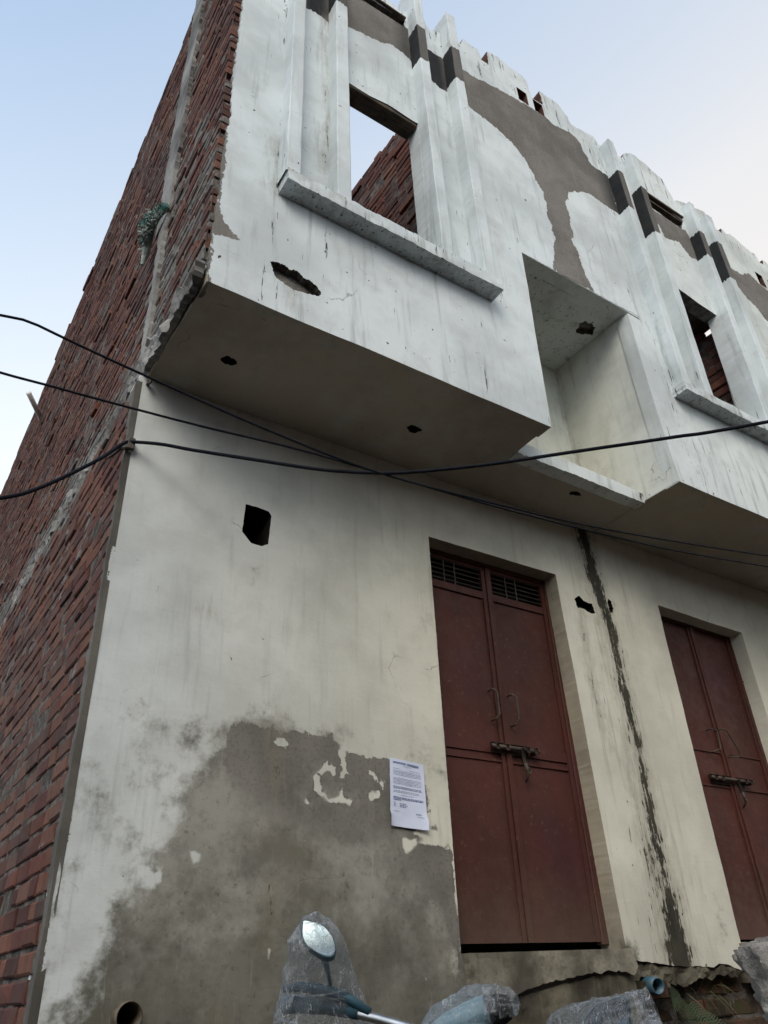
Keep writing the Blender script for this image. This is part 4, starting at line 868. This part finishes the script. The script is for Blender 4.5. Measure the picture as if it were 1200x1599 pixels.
fwd = Vector((.46, .52, 0)).normalized(); side = Vector((.55, -.455, -.14)).normalized(); upv = side.cross(fwd).normalized()
O = Vector((.575, -1.415, 1.26))    # handlebar clamp
def W(a, b, c): return O + side * a + fwd * b + upv * c
mir1 = Vector((.372, -1.178, 1.508)); mir2 = Vector((.765, -1.735, 1.312))
hb = MB(); hb.tube([(.40, -1.075, 1.372), (.459, -1.164, 1.353), (.503, -1.225, 1.337), (.545, -1.297, 1.317), (.593, -1.378, 1.286), (.668, -1.506, 1.255), (.733, -1.635, 1.254), (.79, -1.735, 1.262)], .011, 12); hb.link("handlebar", M_metal, MC, True)
gp_ = MB(); gp_.tube([(.355, -1.02, 1.372), (.38, -1.05, 1.373), (.425, -1.115, 1.366), (.475, -1.185, 1.350)], [.020, .021, .018, .015], 14); gp_.link("grip", M_grip, MC, True)
gp_ = MB(); gp_.tube([(.74, -1.65, 1.254), (.79, -1.735, 1.262), (.82, -1.79, 1.268)], .017, 14); gp_.link("grip", M_grip, MC, True)
lv = MB(); lv.tube([(.330, -1.065, 1.405), (.36, -1.095, 1.410), (.40, -1.13, 1.402), (.446, -1.165, 1.386), (.49, -1.21, 1.350)], [.007, .012, .013, .012, .010], 10); lv.link("brake_lever", M_grip, MC, True)
lv = MB(); lv.tube([(.72, -1.58, 1.275), (.78, -1.69, 1.285), (.84, -1.78, 1.285)], [.01, .008, .006], 10); lv.link("brake_lever", M_metal, MC, True)
def mirror(c, nrm, outline, sc, stem_pts):
    nrm = nrm.normalized(); ux = (cx - nrm * cx.dot(nrm)).normalized(); uy = nrm.cross(ux).normalized()
    if uy.z < 0: uy = -uy
    P = [Vector((x * sc, y * sc)) for x, y in outline]; n_ = len(P); Q = []
    for k in range(n_):      # smooth closed outline
        p0, p1, p2, p3 = P[k - 1], P[k], P[(k + 1) % n_], P[(k + 2) % n_]
        for q in range(4):
            t = q / 4; Q.append(.5 * ((2 * p1) + (p2 - p0) * t + (2 * p0 - 5 * p1 + 4 * p2 - p3) * t * t + (3 * p1 - p0 - 3 * p2 + p3) * t ** 3))
    n = len(Q); vs = []; mb = MB()
    rings = [(1.0, -.0005, 0, 0), (1.03, .003, 0, 0), (1.10, .002, -.0006, -.0010), (1.13, -.006, -.001, -.002), (1.04, -.022, .001, -.005), (.70, -.036, .004, -.007), (.25, -.043, .006, -.008), (.02, -.044, .006, -.008)]
    for s_, d, ox, oy in rings:
        for q in Q: vs.append(c + ux * (q.x * s_ + ox) + uy * (q.y * s_ + oy) + nrm * d)
    mb.add(vs, [(i * n + k, i * n + (k + 1) % n, (i + 1) * n + (k + 1) % n, (i + 1) * n + k) for i in range(len(rings) - 1) for k in range(n)]); mb.tube(stem_pts, [.009] + [.0055] * (len(stem_pts) - 1), 10)
    h = mb.link("mirror", M_grip, MC, True)
    gv = [Vector(c)] + [c + ux * q.x + uy * q.y for q in Q]
    link("mirror_glass", gv, [(0, k + 1, (k + 1) % n + 1) for k in range(n)], M_mirror, h)
leaf_ = [(-123, 105), (-105, 122), (-15, 105), (45, 75), (95, 20), (118, -30), (124, -70), (112, -105), (75, -116), (25, -105), (-35, -75), (-90, -35), (-118, 20)]
cam_p = Vector((-.68, -3.08, 1.4))
mir1 = Vector((.369, -1.174, 1.509)); mir2 = Vector((.750, -1.714, 1.310))
mirror(mir1, (cam_p - mir1).normalized() + Vector((-.25, -.45, .85)).normalized() * .45, leaf_, .00033, [mir1 + Vector((.025, .02, -.035)), mir1 + Vector((.045, .03, -.075)), Vector((.43, -1.13, 1.40)), Vector((.47, -1.18, 1.352))])
mirror(mir2, (cam_p - mir2).normalized() + Vector((.1, 0, -.05)), [(-x, y) for x, y in leaf_[::-1]], .00042, [mir2 + Vector((.0, .02, -.03)), mir2 + Vector((-.02, .04, -.05)), Vector((.71, -1.60, 1.256))])
def bag(name, axis_pts, radii, seed, flat=.5, folds=5, amp=.10, n=120, sub=20, crinkle=.02):
    """thin film pulled over a part: cross-sections along axis_pts, long sharp folds plus a little crinkle"""
    P = [Vector(p) for p in axis_pts]; k = len(P); vs = []; r = np.random.default_rng(seed); ph = r.uniform(0, 6.28, 8)
    sharp = lambda x: 1 - 2 * abs((x / math.pi) % 2 - 1)
    for i in range((k - 1) * sub + 1):
        t = i / sub; a = min(int(t), k - 2); f = t - a; c = P[a].lerp(P[a + 1], f); rad = radii[a] + (radii[a + 1] - radii[a]) * f
        d = (P[a + 1] - P[a]).normalized(); u = (cx - d * cx.dot(d)).normalized(); w = d.cross(u)
        for j in range(n):
            th = 2 * math.pi * j / n
            fo = sharp(folds * th + ph[0] + .35 * t) * .5 + sharp((folds * 2 + 1) * th + ph[1] - .5 * t) * .3 + sharp((folds * 3 + 2) * th + ph[2] + .8 * t) * .2
            base_ = c + (u * math.cos(th) + w * math.sin(th) * flat) * rad
            cr = mnoise.noise(base_ * 18) + .6 * abs(mnoise.noise(base_ * 48 + Vector((3, 3, 3))))
            vs.append(c + (u * math.cos(th) + w * math.sin(th) * flat) * (rad * (1 + amp * fo) + crinkle * cr * min(1, rad / .03)))
    fs_ = [(i * n + j, i * n + (j + 1) % n, (i + 1) * n + (j + 1) % n, (i + 1) * n + j) for i in range((k - 1) * sub) for j in range(n)]
    return link(name, vs, fs_, M_film, MC, None, True)
bag("plastic_wrap", [(.350, -1.203, 1.567), (.354, -1.186, 1.547), (.366, -1.170, 1.508), (.388, -1.140, 1.455), (.404, -1.118, 1.41), (.420, -1.10, 1.355), (.44, -1.07, 1.27), (.45, -1.05, 1.22)], [.002, .036, .068, .082, .094, .112, .128, .13], 3, .5, 4, .07, crinkle=.006)
bag("plastic_wrap", [(.66, -1.62, 1.24), (.70, -1.675, 1.29), (.745, -1.72, 1.312), (.785, -1.755, 1.330), (.808, -1.778, 1.342), (.822, -1.792, 1.348)], [.06, .064, .058, .036, .030, .034], 5, .8, 5, .12, crinkle=.010)
bag("plastic_wrap", [(.47, -1.46, 1.27), (.50, -1.51, 1.325), (.525, -1.56, 1.345), (.545, -1.595, 1.358), (.562, -1.622, 1.362), (.575, -1.645, 1.360)], [.04, .052, .046, .040, .037, .022], 8, .85, 5, .14, crinkle=.012)
cv = MB(); vs = []
axd = (Vector((.56, -1.62, 1.37)) - Vector((.44, -1.40, 1.24))).normalized(); a1_ = axd.cross(Vector((0, 0, 1))).normalized(); a2_ = a1_.cross(axd).normalized()
for i in range(15):
    for j in range(22):
        t = i / 14; th = math.pi * 2 * j / 22; c = Vector((.44, -1.40, 1.235)).lerp(Vector((.548, -1.598, 1.352)), t); rr_ = .046 * math.sin(math.pi * (.14 + .66 * t)) ** .8 + .003 * mnoise.noise(Vector((i, j, 1)) * .6)
        vs.append(c + (a1_ * math.cos(th) + a2_ * math.sin(th)) * rr_)
cv.add(vs, [(i * 22 + j, i * 22 + (j + 1) % 22, (i + 1) * 22 + (j + 1) % 22, (i + 1) * 22 + j) for i in range(14) for j in range(22)]); cv.link("instrument_cover", M_cowl, MC, True)
kn = MB(); kn.tube([(.545, -1.595, 1.345), (.556, -1.615, 1.352), (.566, -1.632, 1.355)], [.026, .029, .022], 16); kn.link("indicator_lamp", M_rubber, MC, True)
# lower body of the motorcycle: fork, lamp, tank, seat, engine, wheels, mudguards
def torus(mb, c, R_, r_, axis, n=40, k=10, mi=0, sq=1.0):
    ax_ = axis.normalized(); u = ax_.cross(Vector((0, 0, 1))).normalized(); w = ax_.cross(u); vs = []
    for i in range(n):
        a = 2 * math.pi * i / n; d = u * math.cos(a) + w * math.sin(a)
        for j in range(k):
            b = 2 * math.pi * j / k; vs.append(c + d * (R_ + r_ * math.cos(b)) + ax_ * r_ * sq * math.sin(b))
    mb.add(vs, [(i * k + j, i * k + (j + 1) % k, ((i + 1) % n) * k + (j + 1) % k, ((i + 1) % n) * k + j) for i in range(n) for j in range(k)], mi)
axl = Vector((fwd.y, -fwd.x, -.12)).normalized(); base = Vector((O.x, O.y, 0)) + Vector((.02, -.02, 0))
for nm, off in (("front_wheel", .42), ("rear_wheel", -.86)):
    c = base + fwd * off; c.z = .2 + .31; wt = MB(); torus(wt, c, .265, .045, axl); wh = wt.link(nm, M_rubber, MC, True)
    rm = MB(); torus(rm, c, .215, .014, axl, 40, 6, sq=1.8)
    u_ = axl.cross(Vector((0, 0, 1))).normalized(); w_ = axl.cross(u_)
    for q in range(5):
        a = 2 * math.pi * q / 5; rm.tube([c, c + (u_ * math.cos(a) + w_ * math.sin(a)) * .21], [.022, .012], 6)
    rm.tube([c - axl * .05, c + axl * .05], .035, 14); rm.link("rim", M_metal, wh, True)
    md = MB(); vs = []
    for i in range(13):
        a = math.radians(20 + 140 * i / 12); d = fwd * math.cos(a) + Vector((0, 0, 1)) * math.sin(a)
        for j in range(5): vs.append(c + d * (.335 - .012 * abs(j - 2) ** 1.5) + axl * (.03 * (j - 2)))
    md.add(vs, [(i * 5 + j, i * 5 + j + 1, (i + 1) * 5 + j + 1, (i + 1) * 5 + j) for i in range(12) for j in range(4)]); md.link("mudguard", M_bpaint, MC, True)
fk = MB()
for sgn in (-1, 1):
    fk.tube([base + fwd * .42 + axl * .075 * sgn + Vector((0, 0, .51)), base + fwd * .13 + axl * .075 * sgn + Vector((0, 0, 1.02)), Vector(O) + axl * .075 * sgn - Vector((0, 0, .02))], [.022, .02, .017], 10)
fk.link("fork", M_metal, MC, True)
def loft(name, secs, mat, n=20, e=2.6):
    vs = []
    for (b, z, w, h) in secs:
        c = base + fwd * b + Vector((0, 0, z))
        for j in range(n):
            a = 2 * math.pi * j / n; x = math.copysign(abs(math.cos(a)) ** (2 / e), math.cos(a)) * w; y = math.copysign(abs(math.sin(a)) ** (2 / e), math.sin(a)) * h
            vs.append(c + axl * x + Vector((0, 0, y)))
    k = len(secs); mb = MB(); mb.add(vs, [(i * n + j, i * n + (j + 1) % n, (i + 1) * n + (j + 1) % n, (i + 1) * n + j) for i in range(k - 1) for j in range(n)] + [tuple(range(n))[::-1], tuple((k - 1) * n + j for j in range(n))])
    return mb.link(name, mat, MC, True)
loft("headlamp", [(.10, 1.0, .05, .05), (.16, 1.01, .085, .085), (.24, 1.0, .09, .09), (.26, 1.0, .08, .08)], M_bpaint)
loft("fuel_tank", [(.02, .92, .05, .05), (-.04, .95, .11, .09), (-.16, .96, .13, .10), (-.30, .93, .11, .08), (-.38, .89, .06, .05)], M_bpaint)
loft("seat", [(-.32, .90, .08, .03), (-.42, .89, .12, .04), (-.65, .90, .13, .045), (-.92, .94, .12, .04), (-1.0, .96, .08, .03)], M_rubber)
loft("engine", [(.05, .55, .08, .08), (.0, .56, .11, .13), (-.15, .53, .13, .14), (-.35, .52, .12, .12), (-.42, .52, .07, .08)], M_metal)
loft("tail", [(-.55, .80, .09, .06), (-.75, .84, .10, .06), (-.98, .90, .07, .05), (-1.08, .94, .04, .03)], M_bpaint)
ex = MB(); ex.tube([base + fwd * .05 + axl * .12 + Vector((0, 0, .45)), base - fwd * .3 + axl * .15 + Vector((0, 0, .36)), base - fwd * .95 + axl * .17 + Vector((0, 0, .46))], [.018, .025, .045], 12); ex.link("exhaust", M_metal, MC, True)
sd_ = MB(); sd_.tube([base - fwd * .15 - axl * .10 + Vector((0, 0, .42)), base - fwd * .22 - axl * .26 + Vector((0, 0, .21))], .010, 8); sd_.link("side_stand", M_iron, MC, True)
fr_ = MB(); fr_.tube([base + fwd * .05 + Vector((0, 0, .98)), base - fwd * .1 + Vector((0, 0, .86)), base - fwd * .5 + Vector((0, 0, .82)), base - fwd * .86 + axl * .07 + Vector((0, 0, .51))], .02, 8); fr_.link("frame", M_rubber, MC, True)

# ------------------------------------------------------------------ heap of grey rubble on the right
def rubble():
    s = NT("grey_rubble"); n = s.noise(6, 8, .7); f = s.noise(40, 5, .7)
    c = s.mix(s.ramp(n, .38, .62), (.40, .375, .335), (.20, .185, .165)); c = s.mix(s.math('MULTIPLY', s.ramp(f, .5, .7), .5), c, (.10, .095, .09))
    return s.done(c, .95, s.bump(s.math('ADD', n, s.math('MULTIPLY', f, .5)), 1.0, .03))
vs = []; fs_ = []; NA, NR = 150, 110; cxr, cyr = 2.025, -1.565
for i in range(NR + 1):
    t = i / NR
    for j in range(NA):
        a = 2 * math.pi * j / NA; zz = 1.46 * (1 - t ** 1.3); rr_ = float(np.interp(zz, [0, .5, .85, 1.0, 1.2, 1.32, 1.42, 1.46], [.62, .42, .27, .27, .31, .25, .13, .01]))
        p = Vector((cxr + rr_ * math.cos(a), cyr + rr_ * math.sin(a) * .9, .13 + zz)); nn = Vector((math.cos(a), math.sin(a), .5)).normalized()
        d = .10 * mnoise.noise(p * 4.5) + .055 * mnoise.noise(p * 11) + .03 * mnoise.noise(p * 24) + .02 * mnoise.noise(p * 52)
        vs.append(p + nn * d)
fs_ = [(i * NA + j, i * NA + (j + 1) % NA, (i + 1) * NA + (j + 1) % NA, (i + 1) * NA + j) for i in range(NR) for j in range(NA)]
tag(link("rubble_heap", vs, fs_, rubble(), None, None, True), "tall lumpy heap of grey rubble at the right edge below the farther door", "rubble heap")
# ------------------------------------------------------------------ fern and grass rooted in the broken footing
def leafm(name, a, b):
    s = NT(name); n = s.noise(25, 4, .6); return s.done(s.mix(n, a, b), .6)
M_fern = leafm("fern_green", (.018, .036, .012), (.035, .06, .02)); M_grass = leafm("dry_grass", (.07, .08, .03), (.14, .12, .06))
fe = MB(); r4 = random.Random(3)
def frond(p, d, L, n=22):
    d = Vector(d).normalized(); s_ = d.cross(Vector((0, -1, .3))).normalized(); prev = Vector(p)
    for k in range(n):
        t = k / n; q = Vector(p) + d * L * t + Vector((0, -.05, -.10)) * (t ** 2) * L * 4
        w = (.055 * math.sin(math.pi * min(1, .15 + t)) + .006) * L / .25
        for sg in (-1, 1):
            tip = q + s_ * sg * w + d * .35 * w + Vector((0, r4.uniform(-.004, .004), 0)); fe.add([q, q + d * .006, tip + d * .002, tip - d * .003], [(0, 1, 2, 3)])
        fe.add([prev - s_ * .0012, prev + s_ * .0012, q + s_ * .001, q - s_ * .001], [(0, 1, 2, 3)]); prev = q
for p, d, L in (((3.18, .03, 1.28), (-.6, -.5, -.45), .30), ((3.2, .02, 1.26), (-.25, -.5, -.8), .26), ((3.15, .02, 1.30), (-.9, -.3, .05), .22), ((3.22, .02, 1.27), (.2, -.5, -.7), .24), ((3.05, .02, 1.15), (-.5, -.5, -.3), .26), ((3.3, .03, 1.22), (.5, -.4, -.5), .22)):
    frond(p, d, L)
tag(fe.link("fern", M_fern), "small dark green fern growing out of the broken footing below the blue pipe", "fern")
gr = MB()
for k in range(26):
    p = Vector((3.40 + r4.gauss(0, .10), .05, 1.30 + r4.gauss(0, .05))); d = Vector((r4.gauss(.1, .6), -r4.uniform(.2, .7), r4.gauss(-.1, .6))).normalized(); L = r4.uniform(.06, .19); prev = p; s_ = d.cross(Vector((0, 1, .2))).normalized() * .0022
    for q in range(5):
        t = (q + 1) / 5; nx_ = p + d * L * t + Vector((0, 0, -.35)) * L * t * t; w = s_ * (1 - t * .8); gr.add([prev - s_ * (1 - (q / 5) * .8), prev + s_ * (1 - (q / 5) * .8), nx_ + w, nx_ - w], [(0, 1, 2, 3)]); prev = nx_
tag(gr.link("grass_tuft", M_grass), "tuft of dry green grass blades on the mossy bricks under the party line", "grass", None, "stuff")
